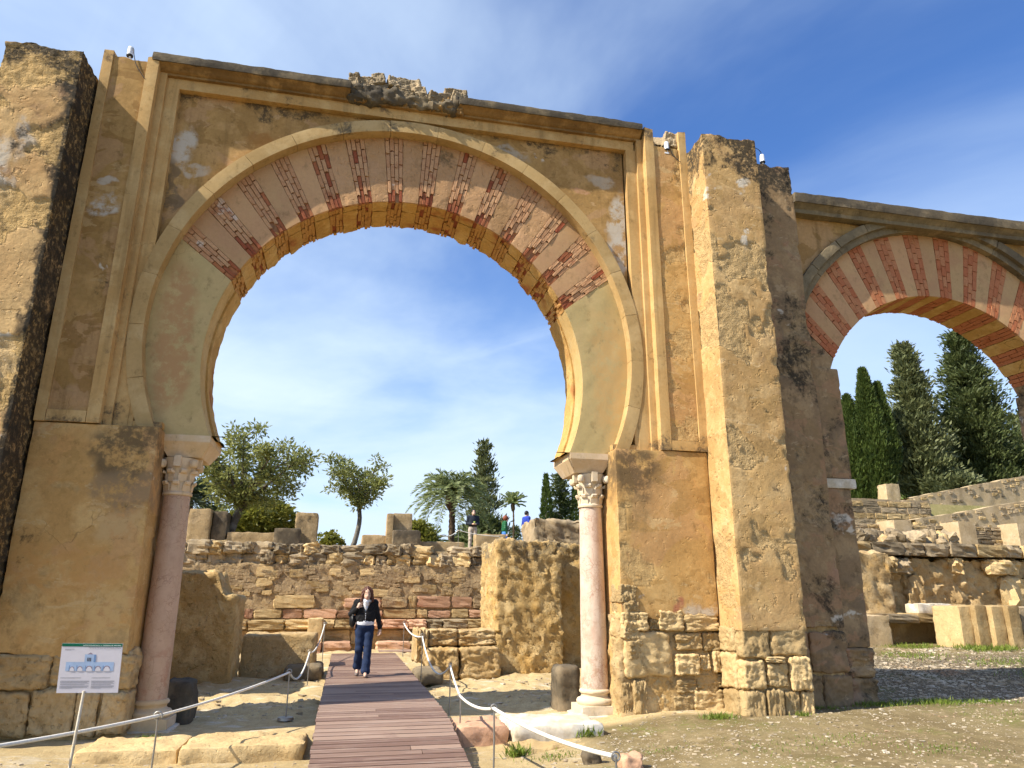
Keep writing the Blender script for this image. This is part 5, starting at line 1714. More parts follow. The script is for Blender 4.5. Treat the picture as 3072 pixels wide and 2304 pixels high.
def palm(name, base, h, rf, nf, label, seed, mat='leaf_palm', r0=0.22, head=0.34, up=0.9, leafw=0.03, group='palms behind the ruins', nl=34, droop=1.0, leaflen=0.24):
    r = np.random.default_rng(seed)
    base = np.array(base, float)
    root = empty(name, tuple(base), label, 'palm', group)
    top = base + np.array([0, 0, h])
    zz = np.linspace(0, 1, 24)
    V, F = tube(base + np.stack([0.06 * np.sin(zz * 3), 0 * zz, zz * h], -1), r0 * (1 + 0.10 * ((np.arange(24) % 2) * 2 - 1)) * np.linspace(1.1, 0.85, 24), 10)
    mk('trunk', V, F, M['palm_bark'], root)
    if head:
        prof = [(0.02, h - 0.9 * head - 0.5), (r0 * 0.9, h - 0.9 * head - 0.45), (head, h - 0.45), (head * 0.95, h - 0.1), (0.03, h + 0.15)]
        V, F = lathe([(a, base[2] + b) for a, b in prof], base[0], base[1], 14)
        V += 0.03 * r.standard_normal(V.shape)
        mk('boots', V, F, M['palm_bark'], root)
    C, D, LN = [], [], []
    rach = []
    for k in range(nf):
        a = k * 2.39996 + r.uniform(-0.15, 0.15)
        el = (k / nf) ** 0.8 * (up + 0.55) - 0.55 + r.uniform(-0.1, 0.1)      # low old fronds to upright young ones
        L = rf * r.uniform(0.85, 1.1) * (0.75 + 0.25 * (1 - k / nf))
        t = np.linspace(0, 1, nl)
        hd = np.array([math.cos(a), math.sin(a), 0])
        x = L * t * math.cos(el)
        z = L * t * math.sin(el) + L * (0.40 * t - 0.78 * droop * t ** 2.1) * math.cos(el)
        P = top + x[:, None] * hd + z[:, None] * np.array([0, 0, 1]) + np.array([0, 0, 0.05])
        rach.append(tube(P[::3], np.linspace(0.028, 0.006, len(P[::3])), 4, False))
        T = np.gradient(P, axis=0)
        T /= np.linalg.norm(T, axis=1, keepdims=True)
        S = np.cross(T, np.array([0, 0, 1.0]))
        S /= np.maximum(np.linalg.norm(S, axis=1, keepdims=True), 1e-6)
        N = np.cross(S, T)
        ll = leaflen * L * np.sin(np.clip(t * 0.93 + 0.10, 0, 1) * math.pi) ** 0.55
        for sg in (-1, 1):
            sel = slice(2, nl)
            C.append(P[sel])
            D.append((T * 0.75 + S * sg * 0.85 + N * 0.25 + 0.12 * r.standard_normal(T.shape))[sel])
            LN.append(ll[sel])
    c, d, ln = np.concatenate(C), np.concatenate(D), np.concatenate(LN)
    V, F = leaves(c, d, ln, np.full(len(ln), leafw), seed)
    V2, F2 = join_arr(rach)
    V, F = join_arr([(V, F), (V2, F2)])
    mk('crown', V, F, M[mat], root, False)
    return root


def bush(name, c, rad, n, label, seed, mat='leaf_bush', leaf=(0.2, 0.06), group='shrubs on the terrace', cat='bush'):
    r = np.random.default_rng(seed)
    c = np.array(c, float)
    rad = np.array(rad, float)
    root = empty(name, (c[0], c[1], c[2] - rad[2]), label, cat, group)
    parts = []
    nb = 14
    cen = []
    for k in range(nb):
        q = c + rad * rdir(1, r)[0] * r.uniform(0.35, 0.78)
        cen.append(q)
        parts.append(tube(bez(c - [0, 0, rad[2]], c - [0, 0, rad[2] * 0.3], q, 6), np.linspace(0.05, 0.012, 6), 5, False))
    V, F = join_arr(parts)
    mk('stems', V, F, M['bark'], root)
    cen = np.array(cen)
    i = r.integers(0, nb, n)
    off = rdir(n, r) * (r.uniform(0.3, 1, n) ** 0.4)[:, None] * rad * 0.46
    P = cen[i] + off
    P[:, 2] = np.maximum(P[:, 2], c[2] - rad[2])
    V, F = leaves(P, off + 0.4 * rdir(n, r) + np.array([0, 0, 0.1]), leaf[0], leaf[1], seed)
    mk('crown', V, F, M[mat], root, False)
    return root


# behind the central arch
broadleaf('leafy_tree', (-4.35, 27.6, 2.95), 1.55, 0.45, (-3.45, 27.6, 6.05), (2.2, 1.7, 1.6), 0.19, 10, 11, 8600,
          'wide evergreen tree with a leaning pale trunk left of the woman', 1001, leaf=(0.19, 0.034), lean=-0.1)
broadleaf('leafy_tree', (0.05, 30.0, 3.2), 1.75, 0.28, (0.22, 30.0, 6.15), (1.62, 1.4, 1.25), 0.115, 8, 9, 3600,
          'slender round-headed tree with a thin dark trunk, alone against the sky', 1002, leaf=(0.19, 0.034), lean=0.22)
bush('round_bush', (-3.6, 32.6, 4.55), (1.75, 1.2, 1.15), 6500, 'dense yellow-green bush behind the leafy tree', 1003, leaf=(0.22, 0.06))
bush('round_bush', (-5.9, 33.5, 4.2), (1.3, 1.2, 1.2), 3000, 'dark bush behind the left pillar', 1004, 'leaf', (0.2, 0.06))
bush('small_bush', (-0.8, 31.0, 3.75), (0.55, 0.5, 0.4), 700, 'small bush peeping over the parapet right of the lone pillar', 1005, leaf=(0.16, 0.06))
bush('yellow_bush', (3.05, 33.0, 4.05), (1.05, 0.8, 0.75), 3200, 'yellowish bush left of the feathery palm trunk', 1006, leaf=(0.16, 0.05))
palm('date_palm', (4.72, 35.2, 3.4), 2.9, 2.35, 62, 'feathery date palm with dark trunk right of the slender tree', 1010, r0=0.16, head=0.32, droop=1.05, up=1.05)
palm('young_palm', (3.55, 34.0, 3.3), 0.5, 1.35, 26, 'young palm spreading at the foot of the yellowish bush', 1011, r0=0.12, head=0.0, up=1.25, droop=0.7, nl=26)
palm('young_palm', (5.6, 33.5, 3.3), 0.35, 1.25, 24, 'young palm behind the legs of the standing man', 1012, r0=0.12, head=0.0, up=1.2, droop=0.7, nl=26)
palm('date_palm', (-6.35, 30.5, 3.1), 2.1, 1.9, 44, 'dark palm half hidden behind the left column', 1013, mat='leaf_palm_dark', r0=0.2, head=0.3)
palm('fan_palm', (12.95, 58.5, 5.0), 3.85, 1.28, 40, 'tall thin palm with a small round head between the walkers', 1014, r0=0.075, head=0.16, up=1.2, droop=0.22, nl=14, leafw=0.07,
     leaflen=0.28)
conifer('spire_conifer', (8.0, 44.5, 4.2), 6.7, 1.55, 4200, 'open spiky conifer rising behind the standing man', 1020, 'leaf_blue', 0.36, 0.95, 0.9, 0.10, 16, 0.12)
bush('ivy_mass', (7.6, 43.5, 4.8), (1.6, 1.2, 1.5), 4200, 'dark leafy mass at the foot of the spiky conifer', 1021, 'leaf_con', (0.3, 0.08))
cypress('slim_cypress', (16.2, 60.0, 5.2), 6.2, 0.45, 2600, 'slim cypress tip left of the right capital', 1022)
conifer('dark_conifer', (17.7, 61.0, 5.0), 6.9, 1.6, 5200, 'dark conifer just left of the right capital', 1023, 'leaf_con', 0.4, 0.7)
cypress('slim_cypress', (19.0, 60.5, 5.0), 5.9, 0.55, 2600, 'slim cypress touching the right capital', 1024)
conifer('dark_conifer', (13.9, 62.0, 5.2), 2.1, 0.9, 900, 'small dark conifer behind the man in blue', 1025, 'leaf_con', 0.3, 0.6)

# behind the side arch
cypress('tall_cypress', (37.2, 45.5, 8.0), 9.9, 1.0, 20000, 'slender twin-tipped cypress, tallest of the left pair behind the side arch', 1030, tuft=0.42,
        forks=((1.15, 8.9, 0.75, 9000),))
cypress('tall_cypress', (36.3, 46.5, 8.0), 8.0, 1.2, 16000, 'shorter full cypress left of the twin-tipped one', 1031, tuft=0.42)
conifer('dark_conifer', (35.4, 50.0, 8.0), 6.3, 1.6, 4500, 'dark conifer at the left edge of the side arch opening', 1032, 'leaf_con', 0.42, 0.7)
conifer('tall_fir', (41.6, 46.0, 8.2), 12.3, 2.35, 24000, 'broad grey-green fir in the middle of the side arch opening', 1033, 'leaf_blue', 0.46, 0.80, 0.5, 0.08, 34, 0.3)
conifer('tall_fir', (44.4, 49.0, 8.2), 12.0, 1.8, 13000, 'narrower fir between the two broad ones', 1034, 'leaf_cyp', 0.44, 0.75, 0.6, 0.05, 30, 0.3)
conifer('tall_fir', (49.6, 48.6, 8.4), 14.8, 3.4, 36000, 'tallest dark fir under the right curve of the side arch', 1035, 'leaf_con', 0.48, 0.80, 0.4, 0.10, 40, 0.35)
bush('round_bush', (42.6, 43.6, 8.6), (3.2, 1.5, 1.6), 7000, 'dark shrubbery at the foot of the firs', 1036, 'leaf_blue', (0.4, 0.10))
bush('round_bush', (52.6, 46.8, 10.6), (2.8, 1.5, 2.2), 7000, 'dark shrubbery at the right foot of the tallest fir', 1037, 'leaf_con', (0.42, 0.10))
bush('far_tree', (82.0, 73.0, 20.0), (5.0, 4.0, 5.0), 4500, 'pale distant tree at the right picture edge', 1038, 'leaf_blue', (0.6, 0.15), None, 'tree')


# ------------------------------------------------------------------ grass tufts, gravel
def tufts(name, spots, label, seed):
    r = np.random.default_rng(seed)
    C, D, L = [], [], []
    for x, y, rad, n, h in spots:
        px, py = x + rad * r.standard_normal(n) * 0.6, y + rad * r.standard_normal(n) * 0.35
        pz = H(px, py)
        C.append(np.stack([px, py, pz - 0.01], -1))
        D.append(np.stack([0.5 * r.standard_normal(n), 0.5 * r.standard_normal(n), np.full(n, 1.0)], -1))
        L.append(np.full(n, h) * r.uniform(0.5, 1.2, n))
    V, F = leaves(np.concatenate(C), np.concatenate(D), np.concatenate(L), np.concatenate(L) * 0.05 + 0.002, seed)
    return tag(mk(name, V, F, M['grass'], None, False), label, 'grass', None, 'stuff')


tufts('grass', [(4.75, 9.25, 0.18, 240, 0.09), (5.9, 9.18, 0.09, 90, 0.08), (7.6, 9.9, 0.4, 420, 0.08), (8.6, 10.0, 0.5, 520, 0.09), (9.6, 10.1, 0.5, 420, 0.07), (6.6, 9.7, 0.3, 160, 0.06),
                (2.9, 9.0, 0.12, 140, 0.12), (1.95, 8.5, 0.10, 120, 0.14), (2.3, 8.2, 0.25, 160, 0.06), (-2.1, 9.8, 0.12, 120, 0.06), (13.9, 16.5, 0.6, 420, 0.13), (14.9, 15.6, 0.5, 520, 0.15),
                (15.4, 15.4, 0.4, 300, 0.15), (12.6, 15.0, 0.7, 380, 0.10), (13.8, 14.0, 0.8, 380, 0.10), (15.0, 13.5, 0.9, 500, 0.12), (13.5, 12.5, 0.7, 300, 0.1), (5.4, 7.6, 0.5, 260, 0.045), (6.0, 7.0, 0.5, 260, 0.045),
                (4.4, 7.5, 0.5, 200, 0.04), (9.0, 8.6, 0.7, 300, 0.05), (1.7, 14.3, 0.08, 60, 0.1), (-1.2, 9.75, 0.1, 60, 0.05), (3.4, 8.0, 0.3, 140, 0.04)], 'sparse green grass and weeds', 1100)


def gravel(name, regions, label, mat, seed):
    r = np.random.default_rng(seed)
    tet = np.array([[1, 1, 0.6], [-1, 1, 0.5], [-1, -1, 0.6], [1, -1, 0.5], [0.9, 0.9, -0.7], [-0.9, 0.9, -0.7], [-0.9, -0.9, -0.7], [0.9, -0.9, -0.7]]) * 0.5
    Q = np.array([[0, 1, 2, 3], [4, 0, 3, 7], [5, 1, 0, 4], [6, 2, 1, 5], [7, 3, 2, 6]])
    Vs, Fs, n0 = [], [], 0
    for x0, x1, y0, y1, n, s in regions:
        px, py = r.uniform(x0, x1, n), r.uniform(y0, y1, n)
        keep = fbm(np.stack([px, py, 0 * px], -1), 1.1, 3, seed) > r.uniform(-0.45, 0.25, n)
        px, py = px[keep], py[keep]
        n = len(px)
        pz = H(px, py)
        sc = s * (0.35 + r.pareto(3.0, n)).clip(0.3, 2.2)
        a = r.uniform(0, 6.28, n)
        T = tet[None] * np.stack([sc * r.uniform(0.7, 1.5, n), sc, sc * r.uniform(0.4, 0.8, n)], -1)[:, None, :] * (1 + 0.3 * r.standard_normal((n, 8, 3)))
        ca, sa = np.cos(a)[:, None], np.sin(a)[:, None]
        X = T[..., 0] * ca - T[..., 1] * sa + px[:, None]
        Yy = T[..., 0] * sa + T[..., 1] * ca + py[:, None]
        Z = T[..., 2] + (pz + 0.10 * sc)[:, None]
        Vs.append(np.stack([X, Yy, Z], -1).reshape(-1, 3))
        Fs.append((Q[None] + 8 * np.arange(n)[:, None, None]).reshape(-1, 4) + n0)
        n0 += 8 * n
    return tag(mk(name, np.concatenate(Vs), np.concatenate(Fs), mat, None, False), label, 'gravel', None, 'stuff')


M['chip'] = masonry('limestone_chips', (0.44, 0.36, 0.25), (0.34, 0.27, 0.18), (0.54, 0.47, 0.37), 0.0, bump=0.2, hue2=(0.36, 0.24, 0.15))
gravel('gravel', [(1.5, 4.5, 6.4, 8.6, 1500, 0.014), (3.0, 10.5, 6.2, 9.8, 6000, 0.015), (7.8, 13.0, 9.9, 13.5, 4200, 0.026), (9, 16.5, 12, 16.5, 7500, 0.034),
                  (-3.5, -0.4, 7.0, 9.0, 600, 0.02), (-0.2 - 2, 6, 11, 15, 1500, 0.03)], 'pale limestone chips scattered over the ground', M['chip'], 1200)
# ------------------------------------------------------------------ figures: signed distance fields turned into one skin each
def sd_cap(p, a, b, r0, r1):
    a, b = np.array(a, float), np.array(b, float)
    ab = b - a
    t = np.clip(((p - a) @ ab) / (ab @ ab), 0, 1)
    return np.linalg.norm(p - (a + t[:, None] * ab), axis=1) - (r0 + (r1 - r0) * t)


def sd_ell(p, c, r, rot=0.0):
    q = p - np.array(c, float)
    if rot:
        cs, sn = math.cos(rot), math.sin(rot)
        q = np.stack([q[:, 0], q[:, 1] * cs + q[:, 2] * sn, -q[:, 1] * sn + q[:, 2] * cs], -1)
    r = np.array(r, float)
    k0 = np.linalg.norm(q / r, axis=1)
    k1 = np.linalg.norm(q / (r * r), axis=1)
    return k0 * (k0 - 1) / np.maximum(k1, 1e-6)


def smin(a, b, k):
    h = np.clip(0.5 + 0.5 * (b - a) / k, 0, 1)
    return b + (a - b) * h - k * h * (1 - h)


def union(fs, k):
    d = fs[0]
    for f in fs[1:]:
        d = smin(d, f, k)
    return d


def nets(fun, lo, hi, res):
    """naive surface nets"""
    lo, hi = np.array(lo, float), np.array(hi, float)
    n = np.ceil((hi - lo) / res).astype(int) + 1
    ax = [lo[i] + res * np.arange(n[i]) for i in range(3)]
    # coarse pass first, then only the cells near the surface
    st = 4
    nc = (n + st - 1) // st + 1
    axc = [lo[i] + res * st * np.arange(nc[i]) for i in range(3)]
    Dc = fun(np.stack(np.meshgrid(*axc, indexing='ij'), -1).reshape(-1, 3)).reshape(nc)
    ii = [np.minimum((np.arange(n[i]) + st // 2) // st, nc[i] - 1) for i in range(3)]
    D = Dc[np.ix_(*ii)]
    near = np.abs(D) < res * st * 1.9
    G = np.stack(np.meshgrid(*ax, indexing='ij'), -1)
    D[near] = fun(G[near])
    S = D < 0
    sh = n - 1
    acc = np.zeros((*sh, 3))
    cnt = np.zeros(sh)
    corner = [(i, j, k) for i in (0, 1) for j in (0, 1) for k in (0, 1)]
    sl = lambda c: tuple(slice(c[a], sh[a] + c[a]) for a in range(3))
    for c0 in corner:
        for a in range(3):
            if c0[a]:
                continue
            c1 = list(c0)
            c1[a] = 1
            d0, d1 = D[sl(c0)], D[sl(c1)]
            x = (d0 < 0) != (d1 < 0)
            t = np.where(x, d0 / np.where(x, d0 - d1, 1), 0)
            p = np.zeros((*sh, 3))
            for q in range(3):
                p[..., q] = c0[q]
            p[..., a] += t
            acc += p * x[..., None]
            cnt += x
    act = cnt > 0
    idx = -np.ones(sh, int)
    idx[act] = np.arange(act.sum())
    ijk = np.argwhere(act)
    V = lo + res * (ijk + acc[act] / cnt[act][:, None])
    F = []
    for a in range(3):
        b, c = (a + 1) % 3, (a + 2) % 3
        s0 = [slice(0, -1)] * 3
        s1 = [slice(0, -1)] * 3
        s1[a] = slice(1, None)
        s0[b] = s1[b] = slice(1, -1)
        s0[c] = s1[c] = slice(1, -1)
        A_, B_ = S[tuple(s0)], S[tuple(s1)]
        for flip in (False, True):
            e = np.argwhere((A_ & ~B_) if not flip else (~A_ & B_))
            if not len(e):
                continue
            e = e.copy()
            e[:, b] += 1
            e[:, c] += 1
            q = []
            for db, dc in ((-1, -1), (0, -1), (0, 0), (-1, 0)):
                f = e.copy()
                f[:, b] += db
                f[:, c] += dc
                q.append(idx[f[:, 0], f[:, 1], f[:, 2]])
            q = np.stack(q, -1)
            F.append(q[:, ::-1] if flip else q)
    F = np.concatenate(F)
    return V, F[(F >= 0).all(1)]


M['skin'] = plain('skin', (0.60, 0.39, 0.29), 0.55)
M['hair_brown'] = plain('auburn_brown_hair', (0.085, 0.028, 0.014), 0.5, bump=0.5, bfreq=60)
M['hair_dark'] = plain('dark_hair', (0.018, 0.014, 0.012), 0.5)
M['hair_red'] = plain('red_hair', (0.20, 0.055, 0.025), 0.6)
M['knit_black'] = plain('black_knit', (0.010, 0.010, 0.012), 0.9, bump=0.4, bfreq=90)
M['cotton_white'] = plain('white_cotton', (0.72, 0.73, 0.78), 0.8, bump=0.3, bfreq=30)
M['denim'] = plain('blue_denim', (0.012, 0.025, 0.068), 0.85, bump=0.3, bfreq=40, var=0.35)
M['shoe'] = plain('grey_leather_shoe', (0.16, 0.13, 0.12), 0.45)
M['leather'] = plain('black_leather', (0.012, 0.012, 0.013), 0.45)
M['lip'] = plain('lips', (0.36, 0.11, 0.09), 0.5)
M['eye'] = plain('eye_dark', (0.03, 0.02, 0.015), 0.4)
M['navy'] = plain('navy_jacket', (0.014, 0.020, 0.032), 0.8)
M['beige'] = plain('beige_trousers', (0.46, 0.38, 0.31), 0.85)
M['green'] = plain('quilted_green_jacket', (0.012, 0.10, 0.035), 0.5, bump=0.5, bfreq=26)
M['bluetr'] = plain('bright_blue_trousers', (0.06, 0.20, 0.60), 0.8)
M['royal'] = plain('royal_blue_sweater', (0.020, 0.045, 0.32), 0.85)
M['yellow'] = plain('yellow_green_cover', (0.45, 0.55, 0.10), 0.6)


def arm_hand(p, wrist, pdir, curl, side, s=1.0):
    """palm, four fingers and a thumb leaving the side of the palm"""
    w = np.array(wrist, float)
    pd = np.array(pdir, float)
    pd /= np.linalg.norm(pd)
    cr = np.array(curl, float)
    cr = cr - pd * (cr @ pd)
    cr /= np.linalg.norm(cr)
    ac = np.cross(pd, cr)
    fs = [sd_cap(p, w, w + pd * 0.075 * s, 0.026 * s, 0.033 * s)]
    kn = w + pd * 0.085 * s
    out = []
    for i, (o, ln) in enumerate(((-0.030, 0.058), (-0.010, 0.068), (0.011, 0.064), (0.031, 0.050))):
        k0 = kn + ac * o * s
        k1 = k0 + (pd * 0.75 + cr * 0.55) * ln * 0.6 * s
        k2 = k1 + (pd * 0.25 + cr * 0.95) * ln * 0.5 * s
        out.append(np.minimum(sd_cap(p, k0 - pd * 0.02, k1, 0.0105 * s, 0.0095 * s), sd_cap(p, k1, k2, 0.0095 * s, 0.008 * s)))
    t0 = w + pd * 0.03 * s - ac * 0.025 * side * s
    t1 = t0 + (pd * 0.6 - ac * 0.6 * side + cr * 0.4) * 0.04 * s
    t2 = t1 + (pd * 0.8 + cr * 0.5) * 0.032 * s
    out.append(np.minimum(sd_cap(p, t0, t1, 0.014 * s, 0.011 * s), sd_cap(p, t1, t2, 0.011 * s, 0.009 * s)))
    d = fs[0]
    for f in out:
        d = smin(d, f, 0.008)
    return d


def person(name, loc, rotz, J, parts, label, res, group, skin='skin', size=1.0):
    """J: joints; parts: (part name, function on points, material, bounds); the body is one skin"""
    root = empty(name, loc, label, 'person', group)
    R = np.array([[math.cos(rotz), -math.sin(rotz), 0], [math.sin(rotz), math.cos(rotz), 0], [0, 0, 1]])
    for nm, fun, mat, lo, hi, rs in parts:
        V, F = nets(fun, lo, hi, rs or res)
        V = size * V @ R.T + np.array(loc)
        mk(nm, V, F, M[mat], root)
    return root


def make_body(J, woman=True, hands=True, s=1.0, handc=None):
    def f(p):
        hd = np.array(J['head'])
        tl = J.get('tilt', 0.0)
        head = sd_ell(p, hd, (0.074, 0.092, 0.112), tl)
        jaw = sd_ell(p, hd + np.array(J.get('chin', (0, -0.035, -0.065))), (0.052, 0.055, 0.058), tl)
        face = smin(head, jaw, 0.04)
        no = hd + np.array(J.get('nose', (0, -0.092, -0.025)))
        face = smin(face, sd_cap(p, no + np.array([0, 0.015, 0.03]), no, 0.010, 0.016), 0.012)
        for e in (-1, 1):
            face = smin(face, sd_ell(p, hd + np.array([e * 0.076, 0.005, -0.012]), (0.012, 0.022, 0.032)), 0.008)
            ey = hd + np.array([e * 0.030, J.get('nose', (0, -0.092, 0))[1] + 0.012, 0.006])
            face = np.maximum(face, -sd_ell(p, ey, (0.017, 0.018, 0.012))) if res_body < 0.0095 else face
        neck = sd_cap(p, J['neck'], hd + np.array([0, 0.015, -0.05]), 0.055, 0.048)
        d = smin(face, neck, 0.03)
        torso = smin(sd_ell(p, J['chest'], (0.150, 0.095, 0.19)), sd_ell(p, J['pelvis'], (0.145, 0.100, 0.15)), 0.08)
        torso = smin(torso, sd_cap(p, J['shl'], J['shr'], 0.058, 0.058), 0.06)
        d = smin(d, torso, 0.04)
        for sd in 'lr':
            arm = smin(sd_cap(p, J['sh' + sd], J['el' + sd], 0.046, 0.036), sd_cap(p, J['el' + sd], J['wr' + sd], 0.036, 0.024), 0.015)
            leg = smin(sd_cap(p, J['hp' + sd], J['kn' + sd], 0.078, 0.052), sd_cap(p, J['kn' + sd], J['an' + sd], 0.052, 0.034), 0.02)
            foot = sd_cap(p, J['an' + sd], np.array(J['an' + sd]) + np.array(J.get('toe' + sd, (0, -0.13, -0.05))), 0.035, 0.028)
            d = smin(d, smin(arm, smin(leg, foot, 0.02), 0.001), 0.03)
            if hands:
                d = smin(d, arm_hand(p, J['wr' + sd], J['hd' + sd], J['cu' + sd], 1 if sd == 'l' else -1), 0.012)
        return d
    return f


res_body = 0.008
# the woman walking towards the camera, head bowed (l = her own right, on the left in the picture)
W = dict(head=(0.015, -0.055, 1.495), tilt=0.45, chin=(0, -0.062, -0.062), nose=(0, -0.108, -0.048), neck=(0.0, 0.015, 1.36), chest=(0, 0.0, 1.20), pelvis=(0, 0.0, 0.93),
         shl=(-0.165, 0.01, 1.325), shr=(0.165, 0.01, 1.325), ell=(-0.275, 0.02, 1.115), wrl=(-0.155, -0.14, 1.235), elr=(0.245, 0.03, 1.06), wrr=(0.285, -0.03, 0.845),
         hdl=(0.45, 0.35, 0.75), cul=(0.3, 0.9, -0.2), hdr=(0.05, -0.15, -1.0), cur=(-0.9, -0.3, 0.0),
         hpl=(-0.085, 0, 0.86), hpr=(0.085, 0, 0.86), knl=(-0.085, -0.04, 0.49), anl=(-0.095, 0.16, 0.155), knr=(0.075, -0.09, 0.47), anr=(0.05, -0.16, 0.085),
         toel=(0.0, -0.11, -0.10), toer=(0.0, -0.135, -0.045))
wb = make_body(W)


def w_cardigan(p):
    t = smin(sd_ell(p, (0, 0.0, 1.20), (0.192, 0.130, 0.215)), sd_ell(p, (0, -0.005, 1.03), (0.190, 0.132, 0.14)), 0.09)
    t = smin(t, sd_cap(p, W['shl'], W['shr'], 0.068, 0.068), 0.06)
    t = np.maximum(t, 0.955 + 0.01 * np.sin(p[:, 0] * 30) - p[:, 2])
    for s in 'lr':
        wr = np.array(W['el' + s]) + (np.array(W['wr' + s]) - np.array(W['el' + s])) * 0.93
        a = smin(sd_cap(p, W['sh' + s], W['el' + s], 0.062, 0.051), sd_cap(p, W['el' + s], wr, 0.051, 0.038), 0.015)
        t = smin(t, a, 0.03)
    t = t + 0.004 * np.sin(p[:, 2] * 55 + 6 * np.sin(p[:, 0] * 20))
    # V neck
    vneck = 1.16 + np.abs(p[:, 0]) * 1.9
    t = np.where((p[:, 2] > vneck) & (p[:, 1] < 0.02) & (np.abs(p[:, 0]) < 0.13), np.maximum(t, 0.01), t)
    return t


def w_jeans(p):
    d = sd_ell(p, (0, 0.005, 0.90), (0.172, 0.130, 0.15))
    for s in 'lr':
        k, a = np.array(W['kn' + s]), np.array(W['an' + s])
        a2 = a + (k - a) * 0.06
        d = smin(d, smin(sd_cap(p, W['hp' + s], k, 0.098, 0.072), sd_cap(p, k, a2, 0.070, 0.086), 0.03), 0.03)
    return np.maximum(d, p[:, 2] - 1.0) + 0.004 * np.sin(p[:, 2] * 40 + 9 * p[:, 0])


def w_hair(p):
    hd = np.array(W['head'])
    cap = sd_ell(p, hd + np.array([0, 0.022, 0.018]), (0.096, 0.108, 0.122), 0.3)
    back = sd_ell(p, hd + np.array([0, 0.05, -0.08]), (0.105, 0.07, 0.13))
    d = smin(cap, back, 0.04)
    for s in (-1, 1):
        d = smin(d, sd_cap(p, hd + np.array([s * 0.075, -0.02, 0.05]), hd + np.array([s * 0.105, -0.045, -0.13]), 0.034, 0.028), 0.03)
    q = p - (hd + np.array([0, -0.085, -0.035]))
    hole = np.linalg.norm(q / np.array([0.060, 0.075, 0.088]), axis=1) - 1
    d = np.maximum(d, -hole * 0.06)
    return d + 0.004 * np.sin(p[:, 0] * 120 + 3 * np.sin(p[:, 2] * 40))


WS = 0.925
woman = person('person', (0.36, 13.75, bz(13.7)), 0.0, W, [
    ('body', wb, 'skin', (-0.40, -0.36, -0.02), (0.40, 0.30, 1.66), res_body),
    ('hair', w_hair, 'hair_brown', (-0.2, -0.2, 1.28), (0.2, 0.2, 1.70), 0.008),
    ('cardigan', w_cardigan, 'knit_black', (-0.42, -0.26, 0.76), (0.42, 0.24, 1.46), 0.009),
    ('blouse', lambda p: np.maximum(smin(sd_ell(p, (0, 0.0, 0.97), (0.176, 0.135, 0.16)), sd_ell(p, (0, 0, 1.18), (0.155, 0.105, 0.17)), 0.05), np.maximum(0.845 - p[:, 2], p[:, 2] - 1.30)),
     'cotton_white', (-0.22, -0.2, 0.80), (0.22, 0.2, 1.34), 0.009),
    ('scarf', lambda p: np.maximum(union([sd_ell(p, (0.005, -0.035, 1.365), (0.098, 0.088, 0.052)), sd_cap(p, (0.0, -0.10, 1.34), (0.0, -0.115, 1.20), 0.060, 0.018)], 0.03) +
                                   0.006 * np.sin(p[:, 0] * 70 + p[:, 2] * 60), -10), 'cotton_white', (-0.16, -0.24, 1.14), (0.16, 0.12, 1.46), 0.007),
    ('jeans', w_jeans, 'denim', (-0.26, -0.32, 0.05), (0.26, 0.30, 1.04), 0.010),
    ('shoe', lambda p: smin(sd_cap(p, (-0.095, 0.15, 0.10), (-0.098, 0.06, 0.035), 0.043, 0.036), sd_cap(p, (-0.098, 0.06, 0.035), (-0.1, 0.02, 0.03), 0.036, 0.03), 0.02), 'shoe',
     (-0.18, -0.06, -0.03), (0, 0.24, 0.19), 0.007),
    ('shoe', lambda p: np.maximum(smin(sd_cap(p, (0.05, -0.14, 0.055), (0.055, -0.26, 0.035), 0.043, 0.038), sd_cap(p, (0.055, -0.26, 0.032), (0.058, -0.30, 0.028), 0.036, 0.026), 0.02), 0.004 - p[:, 2]),
     'shoe', (-0.03, -0.36, -0.01), (0.14, -0.06, 0.13), 0.007)],
    'woman in black cardigan and blue jeans walking towards us on the boardwalk', 0.009, None, size=WS)
wl = np.array(wloc(woman))
for k in range(6):
    V, N, F = rbox(-0.008, 0.008, -0.004, 0.004, -0.008, 0.008, 0.01, 0.004)
    z = 1.13 - 0.032 * k
    yv = -0.140
    mk('button', V * WS + wl + WS * np.array([0.0, yv - 0.003, z]), F, M['cotton_white'], woman)
hdp = np.array(W['head'])
V, N, F = rbox(-0.019, 0.019, -0.006, 0.006, -0.006, 0.006, 0.01, 0.004)
mk('lips', V * WS + wl + WS * (hdp + np.array([0, -0.114, -0.083])), F, M['lip'], woman)
for e in (-1, 1):
    V, N, F = rbox(-0.014, 0.014, -0.005, 0.005, -0.005, 0.005, 0.01, 0.004)
    mk('eye', V * WS + wl + WS * (hdp + np.array([e * 0.030, -0.098, -0.012])), F, M['eye'], woman)
    V, N, F = rbox(-0.020, 0.020, -0.005, 0.005, -0.003, 0.003, 0.01, 0.002)
    mk('eyebrow', V * WS + wl + WS * (hdp + np.array([e * 0.031, -0.098, 0.016])), F, M['hair_brown'], woman)
bag = empty('handbag', (0.36 - 0.235, 13.83, bz(13.7) + 0.93), 'black handbag hanging from the shoulder of the walking woman', 'handbag')
bo = np.array([0.36, 13.75, bz(13.7)])
V, F = nets(lambda p: np.maximum(sd_ell(p, (-0.235, 0.06, 1.00), (0.062, 0.165, 0.135)), p[:, 2] - 1.09) + 0.003 * np.sin(p[:, 1] * 60), (-0.34, -0.14, 0.84), (-0.14, 0.28, 1.14), 0.009)
mk('bag_body', V * WS + bo, F, M['leather'], bag)
